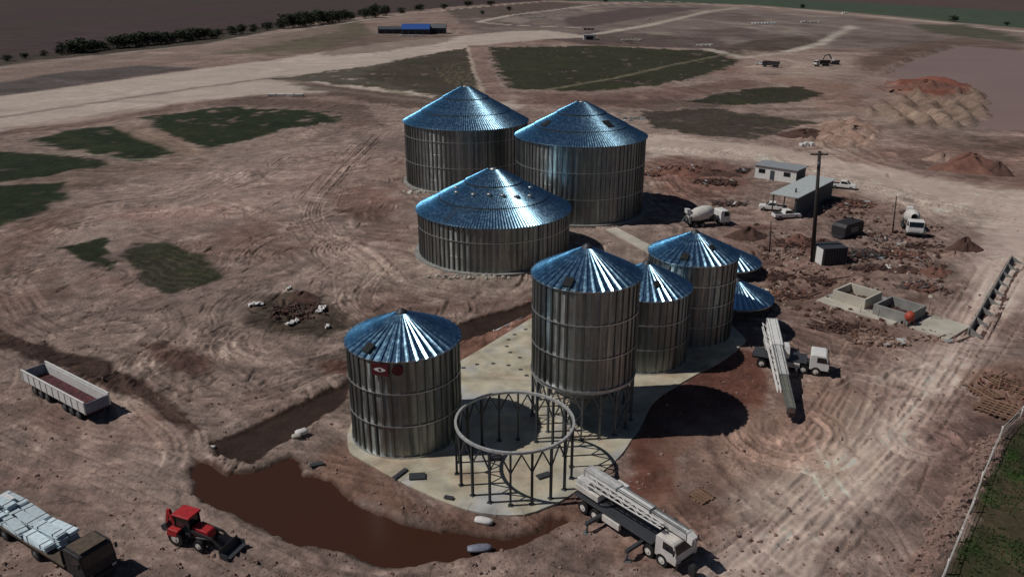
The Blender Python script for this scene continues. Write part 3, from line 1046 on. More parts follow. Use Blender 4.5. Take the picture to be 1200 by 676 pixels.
def lathe(prof, seg=72, smooth=True, a0=0.0, a1=2 * PI):
    full = abs(a1 - a0 - 2 * PI) < 1e-6
    n = seg if full else seg + 1
    m_ = len(prof)
    p = []
    for i in range(n):
        t = a0 + (a1 - a0) * i / seg
        p += [(r * math.cos(t), r * math.sin(t), z) for r, z in prof]
    f = []
    for i in range(seg):
        j = (i + 1) % n
        for k in range(m_ - 1):
            f.append((i * m_ + k, j * m_ + k, j * m_ + k + 1, i * m_ + k + 1))
    return MB().add(p, f, smooth)


def roof_cap(root, z, r):
    lathe([(0.02, z + 0.34), (r * 0.55, z + 0.30), (r * 0.6, z + 0.16), (r * 1.05, z + 0.10), (r * 1.05, z - 0.10)], 24).build('roof_cap', 'galv' if r > 0.6 else 'steel_dark', root)


def silo(name, x, y, z, R, z0, he, ha, N, tiers, label, hatch=None, big=False, sheets=24, lidside=True, fade=0):
    """root at the base; wall from z0 to he, roof apex at ha (heights above root)"""
    root = thing(name, (x, y, z), 0, label, 'silo', 'galvanised grain silos' if not big else 'wide galvanised storage bins')
    da = 2 * PI / sheets
    th = (he - z0) / tiers
    sm = sheet_mesh('wall_sheet', R, da, th + 0.02, 3)
    tones = [min(1, max(0, rnd.gauss(0.5, 0.22))) for _ in range(sheets)]
    for k in range(tiers):
        for i in range(sheets):
            a = da * i
            o = link('wall_sheet', sm, 'sheet', root)
            o.location = (R * math.cos(a), R * math.sin(a), z0 + k * th)
            tn = min(1, max(0, tones[i] + rnd.gauss(0, 0.05)))
            o.color = (tn, tn, tn, 1)
            o.rotation_euler = (0, rnd.gauss(0, 0.0022), a + rnd.gauss(0, 0.006))
    # hat-section stiffeners
    sh = MB()
    w, d = (0.17, 0.10) if not big else (0.22, 0.12)
    sh.prism([(0, 0), (d, 0), (d, 1), (0, 1)], -w / 2, w / 2)
    p = [(0.0, -w, 0), (0.02, -w, 0), (0.02, w, 0), (0.0, w, 0)]
    sh.add([(a_, b_, 0) for a_, b_, _ in p] + [(a_, b_, 1) for a_, b_, _ in p], [(0, 1, 5, 4), (1, 2, 6, 5), (2, 3, 7, 6)])
    sme = sh.mesh('stiffener')
    for i in range(N):
        a = 2 * PI * (i + 0.25) / N
        o = link('stiffener', sme, 'stiff', root)
        o.location = (R * math.cos(a), R * math.sin(a), z0 - 0.05)
        o.rotation_euler = (0, 0, a)
        o.scale = (1, 1, he - z0 - 0.05)
        tn = rnd.random() ** 1.5
        o.color = (tn, tn, tn, 1)
    for k in range(1, tiers):
        if big and k % 2:
            continue
        MB().ring(R + 0.09, z0 + k * th, 0.09, 0.09, 96).build('wind_ring', 'galv', root)
    MB().ring(R + 0.06, he - 0.06, 0.20, 0.14, 96).build('eave_ring', 'galv', root)
    MB().ring(R + 0.06, z0 + 0.07, 0.26, 0.14, 96).build('base_ring', 'galv', root)
    re, rc = R + 0.22, 0.5 if not big else 0.9
    ze = he - 0.22 * (ha - he) / R + 0.05
    if not big:
        pm_ = roof_panel_mesh('roof_panel', rc, re, ha, ze, N)
        for i in range(N):
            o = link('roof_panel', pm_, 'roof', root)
            o.color = [0.3 + 0.5 * rnd.random()] * 3 + [1]
            o.rotation_euler = (0, 0, 2 * PI * i / N)
    else:
        # three courses of roof sheet, each lapping over the one below
        cuts = [(rc, 0.36), (0.36, 0.70), (0.70, 1.0)]
        for k in range(3):
            fa = rc if k == 0 else cuts[k][0] * re
            fb = cuts[k][1] * re
            zz = lambda r: ha + (ze - ha) * (r - rc) / (re - rc)
            up = 0.12 * (2 - k)
            n_ = N if k else N // 2
            rp = roof_panel_mesh('roof_panel', fa, fb + 0.15, zz(fa) + up, zz(fb + 0.15) + up, n_, 0.05, 2)
            for i in range(n_):
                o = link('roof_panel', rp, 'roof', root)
                o.color = [0.4 + 0.2 * rnd.random()] * 3 + [1]
                o.rotation_euler = (0, 0, 2 * PI * i / n_)
            if k < 2:
                rr = fb + 0.10
                lathe([(rr, zz(rr) + up + 0.005), (rr + 0.06, zz(rr) + up + 0.03), (rr + 0.08, zz(rr) + up - 0.12)], 96).build('lap_flashing', 'black', root)
    roof_cap(root, ha, rc)
    if hatch:
        for (ang, fr, s_) in hatch:
            rr = R * fr
            zc = ha + (ze - ha) * (rr - rc) / (re - rc)
            q = MB()
            q.box((0, 0, 0.10), (s_ * 1.25, s_, 0.22))
            o = q.build('roof_hatch', 'darkpaint', root, 0.03)
            o.location = (rr * math.cos(ang), rr * math.sin(ang), zc)
            o.rotation_euler = (0, math.atan2(ha - ze, re - rc), ang)
            q = MB().box((0, 0, 0), (s_ * 1.3, s_ * 1.05, 0.05))
            l = q.build('hatch_lid', 'black', o)
            l.location = (0, 0, 0.235)
    return root


FRONT = -PI / 2


def deg(a):
    return math.radians(a)


sA = silo('grain_silo', -9.0 * S, 59.7 * S, SLAB_Z, 4.6 * S, 0.0, 8.75 * S, 10.9 * S, 40, 3,
          'silver grain silo with small maroon sign under its roof, nearest silo to the ditch', [(FRONT - deg(34), 0.86, 0.75)], sheets=20)
# sign on the wall below the eave
zs = 8.0 * S
ang = FRONT - deg(15)
R_ = 4.6 * S + 0.16
sg = MB()
sg.box((0, 0, 0), (0.05, 1.55, 1.15))
so_ = sg.build('sign_board', 'signred', sA, 0.01)
so_.location = (R_ * math.cos(ang), R_ * math.sin(ang), zs)
so_.rotation_euler = (0, 0, ang)
em = MB()
pp = []
for i in range(20):
    t = 2 * PI * i / 20
    pp.append((0.045, 0.55 * math.cos(t), 0.22 * math.sin(t) * (1 - 0.35 * abs(math.cos(t)))))
em.add(pp, [tuple(range(20))])
e_ = em.build('sign_emblem', 'white', so_)
e_ = MB().cyl((0.046, 0, 0), (0.06, 0, 0), 0.13, seg=16).build('emblem_dot', 'signred', so_)
a2 = ang + deg(17)
o = MB().cyl((0, 0, 0), (0.06, 0, 0), 0.50, seg=24).build('round_sign', 'signred', sA)
o.location = ((R_) * math.cos(a2), (R_) * math.sin(a2), zs)
o.rotation_euler = (0, 0, a2)


def hopper_frame(root, R, h, n, beamw, ringmat, cone=False):
    """ring beam on columns with V braces"""
    MB().ring(R, h - 0.12, 0.20, 0.22, 96).build('ring_beam', ringmat, root)
    col = MB()
    w = 0.17
    col.box((0, 0, (h - 0.24) / 2), (w, 0.04, h - 0.24))
    col.box((w / 2, 0, (h - 0.24) / 2), (0.035, w, h - 0.24))
    col.box((-w / 2, 0, (h - 0.24) / 2), (0.035, w, h - 0.24))
    col.box((0, 0, 0.03), (0.42, 0.42, 0.05))
    cme = col.mesh('column')
    half = R * math.sin(PI / n)
    br = MB()
    for s_ in (-1, 1):
        br.bar((0, 0, h * 0.60), (-(R - R * math.cos(PI / n)), s_ * half, h - 0.28), 0.11, 0.11)
    bme = br.mesh('brace')
    for i in range(n):
        a = 2 * PI * (i + 0.25) / n
        o = link('column', cme, 'steel_dark' if not cone else 'steel_grey', root)
        o.location = (R * math.cos(a), R * math.sin(a), 0)
        o.rotation_euler = (0, 0, a)
        b_ = link('brace', bme, 'steel_dark' if not cone else 'steel_grey', o)
    # low cross bracing between some columns
    for i in range(0, n if cone else 0, 3):
        a, b_ = 2 * PI * (i + 0.25) / n, 2 * PI * (i + 1.25) / n
        pa, pb = (R * math.cos(a), R * math.sin(a)), (R * math.cos(b_), R * math.sin(b_))
        q = MB()
        q.bar((*pa, 0.25), (*pb, h * 0.55), 0.06)
        q.bar((*pb, 0.25), (*pa, h * 0.55), 0.06)
        q.build('cross_bracing', 'steel_dark', root)
    if cone:
        lathe([(R - 0.1, h - 0.1), (0.45, 1.0), (0.45, 0.75), (0.30, 0.75)], 48).build('hopper_cone', 'steel_grey', root)
        for zz in (h * 0.62,):
            MB().ring(0.45 + (R - 0.55) * (zz - 1.0) / (h - 1.1) + 0.05, zz, 0.06, 0.08, 48).build('cone_hoop', 'steel_dark', root)


rf = thing('ring_frame', (0.2 * S, 53.4 * S, SLAB_Z), 0.02, 'open circular steel frame of columns with ring beam, no walls or roof yet', 'silo frame')
hopper_frame(rf, 4.55 * S, 4.6 * S, 18, 0.2, 'steel_light')
# loose joints lying inside it
sB = silo('grain_silo', 6.2 * S, 62.3 * S, SLAB_Z, 4.42 * S, 4.5 * S, 13.4 * S, 15.6 * S, 40, 3,
          'tallest silver silo raised on open columns behind the bare ring frame', [(FRONT - deg(26), 0.88, 0.8)], sheets=20)
hopper_frame(sB, 4.42 * S, 4.5 * S, 18, 0.2, 'steel_light', True)
sC = silo('grain_silo', 13.4 * S, 74.3 * S, SLAB_Z, 4.4 * S, 0.0, 7.75 * S, 10.0 * S, 40, 3,
          'silver silo half hidden between the tallest silo and the silo behind it', [(FRONT + deg(12), 0.62, 0.6)], sheets=20)
sD = silo('grain_silo', 19.4 * S, 80.6 * S, SLAB_Z, 4.62 * S, 0.0, 9.1 * S, 11.3 * S, 40, 4,
          'silver silo at the back right of the slab, beside two roofs on the ground', [(FRONT - deg(26), 0.80, 0.8), (FRONT + deg(32), 0.55, 0.5)], sheets=20)
sW = silo('storage_bin', -2.6 * S, 109.4 * S, 0.02, 10.7 * S, 0.0, 6.5 * S, 11.7 * S, 84, 3,
          'low wide storage bin in front of the two taller wide bins', None, True, 42)
sL = silo('storage_bin', -8.8 * S, 153.4 * S, 0.02, 11.7 * S, 0.0, 11.7 * S, 17.7 * S, 84, 5,
          'wide storage bin farthest to the left at the back', None, True, 42)
sR = silo('storage_bin', 11.4 * S, 131.9 * S, 0.02, 10.65 * S, 0.0, 12.7 * S, 17.8 * S, 84, 6,
          'wide storage bin with two dark roof openings, back right of the three', [(FRONT - deg(62), 0.62, 1.3), (FRONT + deg(38), 0.58, 1.5)], True, 42)
# roof vents of the low bin
def bin_point(cx, cy, R, he, ha, ang, fr):
    rr = R * fr
    return Vector((rr * math.cos(ang), rr * math.sin(ang), ha + (he - ha) * fr + 0.15))


for ang, fr in ((-28, 0.52), (-5, 0.5), (14, 0.52), (32, 0.56), (52, 0.60), (-58, 0.55), (-75, 0.5), (75, 0.5)):
    q = bin_point(0, 0, 10.7 * S, 6.5 * S, 11.7 * S, FRONT + deg(ang), fr)
    v_ = MB().cyl((0, 0, -0.1), (0, 0, 0.35), 0.28, seg=12).cyl((0, 0, 0.35), (0, 0, 0.55), 0.46, 0.2, seg=12)
    o = v_.build('roof_vent', 'galv', sW)
    o.location = q
# ladder run up the low bin's roof
lad = MB()
a0 = FRONT - deg(36)
Rr = 10.7 * S
for s_ in (-0.22, 0.22):
    p0 = bin_point(0, 0, Rr, 6.5 * S, 11.7 * S, a0, 0.98)
    p1 = bin_point(0, 0, Rr, 6.5 * S, 11.7 * S, a0, 0.12)
    tz = Vector((-math.sin(a0), math.cos(a0), 0))
    lad.bar(p0 + tz * s_, p1 + tz * s_, 0.07)
for k in range(34):
    q = p0.lerp(p1, k / 33)
    lad.bar(q - tz * 0.22, q + tz * 0.22, 0.05)
lad.build('roof_ladder', 'steel_dark', sW)

# concrete plinths of the wide bins
for r_, (cx, cy, RR) in ((sW, (-2.6 * S, 109.4 * S, 10.7 * S)), (sL, (-8.8 * S, 153.4 * S, 11.7 * S)), (sR, (11.4 * S, 131.9 * S, 10.65 * S))):
    MB().ring(RR + 0.25, 0.05, 1.1, 0.5, 96).build('plinth', 'concrete_grey', r_)

# two finished roofs waiting on the ground
def ground_roof(x, y, R, zl, label, tilt=0.0):
    root = thing('roof_assembly', (x, y, gz(x, y)), 0, label, 'silo roof', 'silo roofs assembled on the ground')
    N = 36
    pm_ = roof_panel_mesh('roof_panel', 0.5, R + 0.2, zl + 0.48 * R, zl, N)
    for i in range(N):
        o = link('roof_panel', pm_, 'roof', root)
        o.color = [0.3 + 0.5 * rnd.random()] * 3 + [1]
        o.rotation_euler = (0, 0, 2 * PI * i / N)
    roof_cap(root, zl + 0.48 * R, 0.5)
    MB().ring(R, zl - 0.12, 0.2, 0.2, 72).build('eave_ring', 'galv', root)
    for i in range(12):
        a = 2 * PI * i / 12
        o = MB().cyl((R * math.cos(a), R * math.sin(a), -0.15), (R * math.cos(a), R * math.sin(a), zl - 0.2), 0.09, seg=8).build('jack_post', 'steel_dark', root)
    return root


pE = G(864, 361)
ground_roof(pE.x - 0.2, pE.y + 0.6, 4.2 * S, 1.3, 'blue-grey cone roof standing low on the ground, just right of the back silo')
pF = G(848, 318)
ground_roof(pF.x + 0.4, pF.y, 4.2 * S, 1.6, 'pale ribbed cone roof on the ground, mostly hidden behind the back silo')

# ------------------------------------------------------------------ vehicles and machines
def wheel(root, x, y, r, w, dual=False, rim='steel_grey'):
    s_ = 1 if y > 0 else -1
    o = MB().cyl((0, -w / 2, 0), (0, w / 2, 0), r, seg=20).build('tyre', 'black', None)
    h = thing_part('wheel', root)
    h.location = (x, y, r)
    o.parent = h
    q = MB().cyl((0, s_ * (w / 2 - 0.02), 0), (0, s_ * (w / 2 + 0.015), 0), r * 0.55, seg=16)
    q.cyl((0, s_ * (w / 2), 0), (0, s_ * (w / 2 + 0.07), 0), r * 0.2, seg=10)
    q.build('rim', rim, h)
    return h


def thing_part(name, root):
    o = bpy.data.objects.new(name, None)
    COL.objects.link(o)
    o.parent = root
    return o


def heading(a, b):
    return math.atan2(b[1] - a[1], b[0] - a[0])


def truck_cab(root, x0, x1, w, z0, z1, m='white', glass=True):
    """forward-control lorry cab between x0 (rear) and x1 (front)"""
    L = x1 - x0
    pr = [(x0, z0), (x1 - 0.05, z0), (x1, z0 + 0.5), (x1 - 0.06, z0 + (z1 - z0) * 0.5), (x1 - 0.32, z1 - 0.1), (x1 - 0.5, z1), (x0 + 0.1, z1), (x0, z1 - 0.12)]
    c = MB().prism(pr, -w / 2, w / 2).build('cab', m, root, 0.05)
    zm = z0 + (z1 - z0) * 0.53
    MB().prism([(x1 - 0.075, zm), (x1 - 0.04, zm), (x1 - 0.27, z1 - 0.2), (x1 - 0.31, z1 - 0.2)], -w / 2 + 0.12, w / 2 - 0.12).build('windscreen', 'glass', c)
    for s_ in (-1, 1):
        MB().prism([(x0 + L * 0.35, zm), (x1 - 0.2, zm), (x1 - 0.42, z1 - 0.22), (x0 + L * 0.35, z1 - 0.22)], s_ * (w / 2 + 0.012) - 0.01, s_ * (w / 2 + 0.012) + 0.01).build('side_window', 'glass', c)
        MB().box((x1 - 0.15, s_ * (w / 2 + 0.18), z1 - 0.55), (0.08, 0.16, 0.42)).build('mirror', 'darkpaint', c)
        MB().box((x1 + 0.02, s_ * (w / 2 - 0.3), z0 + 0.28), (0.06, 0.32, 0.18)).build('headlight', 'cream', c)
    MB().box((x1 + 0.03, 0, z0 + 0.05), (0.14, w, 0.3)).build('bumper', 'darkpaint', c)
    return c


# --- open tipping trailer on the left
a, b_ = G(28, 434, 2.3), G(101, 471, 2.3)
a2, b2 = G(51.5, 424, 2.3), G(122, 461.5, 2.3)
c0, c1 = (a + a2) / 2, (b_ + b2) / 2
hd = heading(c0, c1)
TL = (c1 - c0).length + 0.3
mid = (c0 + c1) / 2
tr = thing('open_trailer', (mid.x, mid.y, 0.0), hd, 'long open white-sided trailer with dark red inside, parked alone', 'trailer')
TWd = 2.5
MB().box((0, 0, 1.0), (TL, TWd - 0.1, 0.14)).build('floor', 'darkred', tr)
for s_ in (-1, 1):
    q = MB().box((0, s_ * (TWd / 2 - 0.04), 1.68), (TL, 0.08, 1.24))
    wl = q.build('side_wall', 'white', tr, 0.01)
    q = MB()
    n_ = 10
    for k in range(n_ + 1):
        q.box((-TL / 2 + 0.06 + (TL - 0.12) * k / n_, s_ * (TWd / 2 + 0.03), 1.66), (0.10, 0.07, 1.2))
    q.box((0, s_ * (TWd / 2 - 0.02), 2.34), (TL + 0.04, 0.16, 0.10))
    q.build('side_post', 'white', wl)
    MB().box((0, s_ * (TWd / 2 - 0.16), 1.62), (TL - 0.2, 0.03, 1.05)).build('inner_lining', 'white', wl)
MB().box((TL / 2 - 0.05, 0, 1.62), (0.08, TWd - 0.17, 1.12)).build('tailgate', 'bluegrey', tr)
MB().box((-TL / 2 + 0.05, 0, 1.62), (0.08, TWd - 0.17, 1.12)).build('headboard', 'bluegrey', tr)
MB().box((0, 0, 0.78), (TL - 0.8, 0.9, 0.26)).build('chassis', 'darkpaint', tr)
for x in (-4.2, -2.9, -1.6, 1.8, 3.1, 4.4):
    for s_ in (-1, 1):
        wheel(tr, x, s_ * 1.0, 0.5, 0.4)
q = MB()
for k in range(70):
    q.box((rnd.uniform(-TL / 2 + .4, TL / 2 - .4), rnd.uniform(-1, 1), 1.09), (rnd.uniform(.1, .5), rnd.uniform(.05, .25), 0.05), rnd.uniform(0, 3))
q.build('floor_litter', 'rust', tr)

# --- flatbed lorry with bundles of sheet at the lower left
a, b_ = G(-2, 606, 0.0), G(118, 679, 0.0)
hd = heading(a, b_)
mid = (a + b_) / 2
FL = (b_ - a).length + 1.0
fb = thing('flatbed_lorry', (mid.x, mid.y, 0), hd, 'flatbed lorry loaded with pale blue sheet bundles, cab with dark brown roof', 'lorry')
MB().box((-1.2, 0, 1.12), (FL - 2.8, 2.5, 0.16)).build('load_bed', 'wood', fb)
MB().box((0, 0, 0.85), (FL - 0.6, 0.9, 0.3)).build('chassis', 'darkpaint', fb)
xf = FL / 2
truck_cab(fb, xf - 2.3, xf, 2.45, 0.75, 2.85, 'darkpaint')
MB().box((xf - 1.3, 0, 2.93), (1.7, 2.0, 0.10)).build('roof_deflector', 'wood', fb, 0.04)
MB().box((xf - 2.75, 0, 1.75), (0.10, 2.4, 1.3)).build('headboard', 'darkpaint', fb)
for x in (xf - 1.2, -xf + 1.3, -xf + 2.6, -xf + 3.9, 0.8):
    for s_ in (-1, 1):
        wheel(fb, x, s_ * 1.02, 0.5, 0.42)
# bundles: each a thing of its own lying on the bed
bi = 0
x = -xf + 0.5
BUN = []
rows = [2.9, 3.4, 3.2]
for li, L in enumerate(rows):
    cx = x + L / 2
    for s_ in (-0.84, 0, 0.84):
        for lay in range(2 if s_ or li == 1 else 3):
            BUN.append((cx + rnd.uniform(-0.2, 0.2), s_ + rnd.uniform(-0.06, 0.06), 1.20 + lay * 0.34, L * rnd.uniform(0.9, 1.04), rnd.gauss(0, 0.06), li))
    x += L + 0.02
cosh, sinh = math.cos(hd), math.sin(hd)
for bx, by, bz, L, rz, li in BUN:
    loc = (mid.x + bx * cosh - by * sinh, mid.y + bx * sinh + by * cosh, bz)
    place = ('at the rear', 'mid-bed', 'by the cab')[li]
    side = 'far side' if by > 0.4 else 'near side' if by < -0.4 else 'centre row'
    lay = 'bottom' if bz < 1.3 else 'upper' if bz < 1.7 else 'topmost'
    o = thing('sheet_bundle', loc, hd + rz, 'pale blue sheet bundle on the flatbed lorry, %s one %s, %s' % (lay, place, side), 'sheet bundle', 'sheet bundles on the flatbed lorry')
    q = MB()
    for k in range(5):
        q.box((rnd.uniform(-0.06, 0.06), rnd.uniform(-0.03, 0.03), 0.035 + 0.06 * k), (L - rnd.uniform(0, 0.25), 0.76, 0.045))
    q.build('sheet_stack', 'palesheet', o)
    for k in (-0.3, 0.3):
        MB().box((k * L, 0, 0.16), (0.06, 0.80, 0.325)).build('strap', 'darkpaint', o)

# --- white crate behind the bundles, cut by the picture's edge
p = G(3, 598, 1.2)
cq = thing('white_crate', (p.x, p.y, 1.205), hd, 'white crate behind the sheet bundles, cut off by the left edge of the picture', 'crate')
MB().box((0, 0, 0.45), (1.3, 1.6, 0.9)).build('crate_body', 'white', cq, 0.03)
MB().box((0, 0, 0.93), (1.36, 1.66, 0.08)).build('lid', 'white', cq, 0.02)
for k in (-0.45, 0.45):
    MB().box((k, 0, 0.45), (0.08, 1.66, 0.88)).build('batten', 'steel_grey', cq)

# --- red backhoe loader
a, b_ = G(205, 628), G(286, 652)
hd = heading(a, b_)
BLS = 0.92
bl = thing('backhoe_loader', (a.x + 1.7, a.y - 0.5, gz(a.x, a.y)), hd, 'red backhoe loader with black bucket lowered in front, beside the ditch', 'loader')
bl.scale = (BLS, BLS, BLS)
for s_ in (-1, 1):
    wheel(bl, -0.9, s_ * 0.85, 0.72, 0.5, rim='cream')
    wheel(bl, 1.35, s_ * 0.8, 0.5, 0.4, rim='cream')
MB().box((0.2, 0, 0.78), (3.6, 0.8, 0.45)).build('chassis', 'darkpaint', bl, 0.04)
MB().prism([(0.45, 0.95), (2.05, 0.95), (2.05, 1.45), (1.9, 1.62), (0.45, 1.78)], -0.45, 0.45).build('bonnet', 'red', bl, 0.06)
cb = MB()
for x_, y_ in ((-1.2, -0.62), (-1.2, 0.62), (0.35, -0.62), (0.35, 0.62)):
    cb.bar((x_, y_, 0.95), (x_ * 0.92, y_ * 0.95, 2.65), 0.1)
cb.box((-0.42, 0, 1.05), (1.6, 1.3, 0.2))
cbo = cb.build('cab_frame', 'darkpaint', bl)
MB().box((-0.42, 0, 1.85), (1.42, 1.18, 1.5)).build('cab_glass', 'glass', cbo)
MB().prism([(-1.35, 2.62), (0.55, 2.62), (0.5, 2.78), (-1.25, 2.80)], -0.74, 0.74).build('cab_roof', 'red', bl, 0.05)
MB().prism([(-1.75, 0.9), (-0.7, 0.9), (-0.45, 1.55), (-1.5, 1.6)], -1.15, -0.62).build('rear_mudguard', 'red', bl, 0.06)
MB().prism([(-1.75, 0.9), (-0.7, 0.9), (-0.45, 1.55), (-1.5, 1.6)], 0.62, 1.15).build('rear_mudguard', 'red', bl, 0.06)
for s_ in (-1, 1):
    q = MB().bar((0.5, s_ * 0.62, 1.5), (2.6, s_ * 0.62, 1.25), 0.13, 0.22).bar((2.6, s_ * 0.62, 1.25), (3.55, s_ * 0.62, 0.5), 0.13, 0.2)
    q.build('loader_arm', 'darkpaint', bl)
    MB().cyl((0.9, s_ * 0.62, 1.0), (2.5, s_ * 0.62, 1.2), 0.06, seg=8).build('lift_ram', 'steel_grey', bl)
bk_ = MB().prism([(3.5, 0.75), (3.55, 0.1), (4.45, 0.03), (4.45, 0.09), (3.72, 0.18), (3.62, 0.85)], -1.1, 1.1)
bk_.box((3.95, -1.08, 0.3), (0.8, 0.05, 0.5)).box((3.95, 1.08, 0.3), (0.8, 0.05, 0.5))
bk_.build('front_bucket', 'steel_dark', bl)
q = MB().bar((-1.7, 0, 0.8), (-2.3, 0, 2.5), 0.24, 0.3).bar((-2.3, 0, 2.5), (-2.65, 0, 1.2), 0.2, 0.24)
q.build('backhoe_arm', 'red', bl)
MB().prism([(-3.1, 0.9), (-2.5, 1.25), (-2.35, 0.8), (-2.6, 0.45), (-3.0, 0.5)], -0.35, 0.35).build('rear_bucket', 'steel_dark', bl)


# --- truck cranes
def truck_crane(loc, hd, label, boom_yaw=0.0, boom_len=9.5, boom_z=(3.3, 2.6), pivot=-1.6, back=2.6, chassis=9.6, low='boom', jib=True):
    cr = thing('truck_crane', loc, hd, label, 'crane', 'truck cranes beside the silos')
    x0, x1 = -chassis / 2, chassis / 2
    MB().box((0, 0, 1.0), (chassis - 0.2, 1.1, 0.42)).build('chassis', 'darkpaint', cr, 0.03)
    dk = MB().box((-0.9, 0, 1.32), (chassis - 2.2, 2.5, 0.14)).build('deck', 'steel_dark', cr, 0.02)
    for s_ in (-1, 1):
        for x in (x1 - 1.0, x1 - 2.3, x0 + 1.2, x0 + 2.5):
            wheel(cr, x, s_ * 1.05, 0.52, 0.4, rim='cream')
        MB().prism([(x0 + 3.4, 0.65), (x0 + 5.2, 0.65), (x0 + 5.2, 1.22), (x0 + 3.4, 1.22)], s_ * 1.22 - 0.14, s_ * 1.22 + 0.14).build('fuel_tank', 'cream', cr, 0.04)
    # carrier cab on the left half, boom rests to its right
    truck_cab(cr, x1 - 1.7, x1 + 0.3, 2.4 if boom_yaw else 2.45, 0.7, 2.45, 'white' if boom_yaw else 'cream')
    # outriggers
    for x in (x0 + 3.2, x1 - 3.0):
        for s_ in (-1, 1):
            q = MB().box((x, s_ * 1.9, 0.92), (0.28, 2.0, 0.26))
            r_ = q.build('outrigger_beam', 'steel_dark', cr, 0.02)
            MB().cyl((x, s_ * 2.75, 0.06), (x, s_ * 2.75, 1.0), 0.09, seg=8).cyl((x, s_ * 2.75, 0.0), (x, s_ * 2.75, 0.08), 0.32, seg=14).build('outrigger_foot', 'steel_grey', r_)
    # turntable and upper works
    q = MB().cyl((pivot, 0, 1.38), (pivot, 0, 1.66), 0.95, seg=24)
    q.build('turntable', 'steel_dark', cr)
    up = thing_part('upper_works', cr)
    up.location = (pivot, 0, 1.66)
    up.rotation_euler = (0, 0, boom_yaw)
    MB().box((-1.2, 0, 0.35), (2.6, 2.2, 0.6)).build('counterweight', 'cream', up, 0.08)
    MB().prism([(-2.4, 0.6), (-0.9, 0.6), (-1.0, 1.25), (-2.3, 1.25)], -1.05, -0.35).build('winch_housing', 'boom', up, 0.05)
    MB().cyl((-1.6, 0.45, 0.95), (-1.6, 1.05, 0.95), 0.42, seg=18).build('winch_drum', 'steel_dark', up)
    oc = MB().prism([(0.2, 0.0), (1.6, 0.0), (1.7, 0.6), (1.3, 1.35), (0.2, 1.35)], 0.55, 1.2).build('operator_cab', 'white', up, 0.04)
    return cr, up


def boom(up, zb, z0, z1, L, back, mats, jib=True, tipred=False, fat=1.0):
    """nested box boom from -back to L-back, heights given above the upper works"""
    part = L / 3.0
    d = Vector((L, 0, z1 - z0)).normalized()
    s0 = Vector((-back, -0.15, z0))
    for k, (w, h) in enumerate(((0.72, 0.86), (0.60, 0.72), (0.48, 0.58))):
        w, h = w * fat, h * fat ** 0.5
        p0 = s0 + d * (part * k * 0.98)
        p1 = s0 + d * (part * (k + 1) if k < 2 else L)
        q = MB().bar(p0, p1, w, h)
        MBs = q.build('boom_section', mats[k], up, 0.03)
        r = MB()
        n_ = max(3, int((p1 - p0).length / 0.7))
        for i in (0, n_):
            c = p0.lerp(p1, i / n_)
            r.box(c, (0.10, w + 0.07, h + 0.07))
        for s_ in (-0.18, 0.18):
            r.bar(p0 + Vector((0, s_ * w * 1.6, h / 2 + 0.03)), p1 + Vector((0, s_ * w * 1.6, h / 2 + 0.03)), 0.05)
        for s_ in (-1, 1):
            r.bar(p0 + Vector((0, s_ * (w / 2 + 0.02), h / 2 + 0.02)), p1 + Vector((0, s_ * (w / 2 + 0.02), h / 2 + 0.02)), 0.06)
        r.build('boom_stiffener', 'steel_grey' if k else 'steel_light', MBs)
    tip = s0 + d * L
    q = MB().prism([(tip.x - 0.1, tip.z - 0.35), (tip.x + 0.5, tip.z - 0.45), (tip.x + 0.55, tip.z + 0.1), (tip.x - 0.1, tip.z + 0.4)], -0.45, 0.15)
    hd_ = q.build('boom_head', 'white' if not tipred else 'rust', up, 0.02)
    for s_ in (-0.35, 0.05):
        MB().cyl((tip.x + 0.3, s_ - 0.05, tip.z - 0.2), (tip.x + 0.3, s_ + 0.05, tip.z - 0.2), 0.26, seg=16).build('sheave', 'steel_dark', hd_)
    q = MB().bar((0.6, -0.15, 0.3), s0 + d * (part * 1.1) + Vector((0, 0, -0.3)), 0.22)
    q.build('lift_ram', 'steel_grey', up)
    if jib:
        # lattice fly jib folded along the side of the boom
        j = MB()
        o0, o1 = s0 + d * 0.8 + Vector((0, -0.85, 0.1)), s0 + d * (L * 0.82) + Vector((0, -0.75, 0.1))
        for dy, dz in ((-0.25, -0.25), (0.25, -0.25), (-0.25, 0.25), (0.25, 0.25)):
            j.bar(o0 + Vector((0, dy, dz)), o1 + Vector((0, dy * 0.6, dz * 0.6)), 0.08)
        n_ = 11
        for i in range(n_):
            for (y0_, z0_), (y1_, z1_) in (((-0.25, 0.25), (0.25, 0.25)), ((-0.25, -0.25), (-0.25, 0.25))):
                k0, k1 = i / n_, (i + 1) / n_
                if i % 2:
                    y0_, y1_, z0_, z1_ = y1_, y0_, z1_, z0_
                f0, f1 = 1 - 0.4 * k0, 1 - 0.4 * k1
                j.bar(o0.lerp(o1, k0) + Vector((0, y0_ * f0, z0_ * f0)), o0.lerp(o1, k1) + Vector((0, y1_ * f1, z1_ * f1)), 0.05)
        j.build('fly_jib', 'white', up)


a, b_ = G(686, 588), G(796, 660)
hd = heading(a, b_)
mid = (a + b_) / 2
cr1, up1 = truck_crane((mid.x, mid.y, 0.0), hd, 'truck crane with pale boom folded over its cab, nearest the camera beside the ring frame', 0.0, pivot=-2.6, chassis=(b_ - a).length + 0.6)
boom(up1, 0, 1.45, 1.35, 10.2, 2.0, ('boom', 'white', 'boom'), fat=1.15)
hb = MB().box((0, 0, 0.45), (0.5, 0.35, 0.7)).cyl((0, -0.2, 0.75), (0, 0.2, 0.75), 0.32, seg=14)
q = hb.build('hook_block', 'darkpaint', cr1, 0.03)
q.location = ((b_ - a).length / 2 + 1.5, -0.4, 0.0)

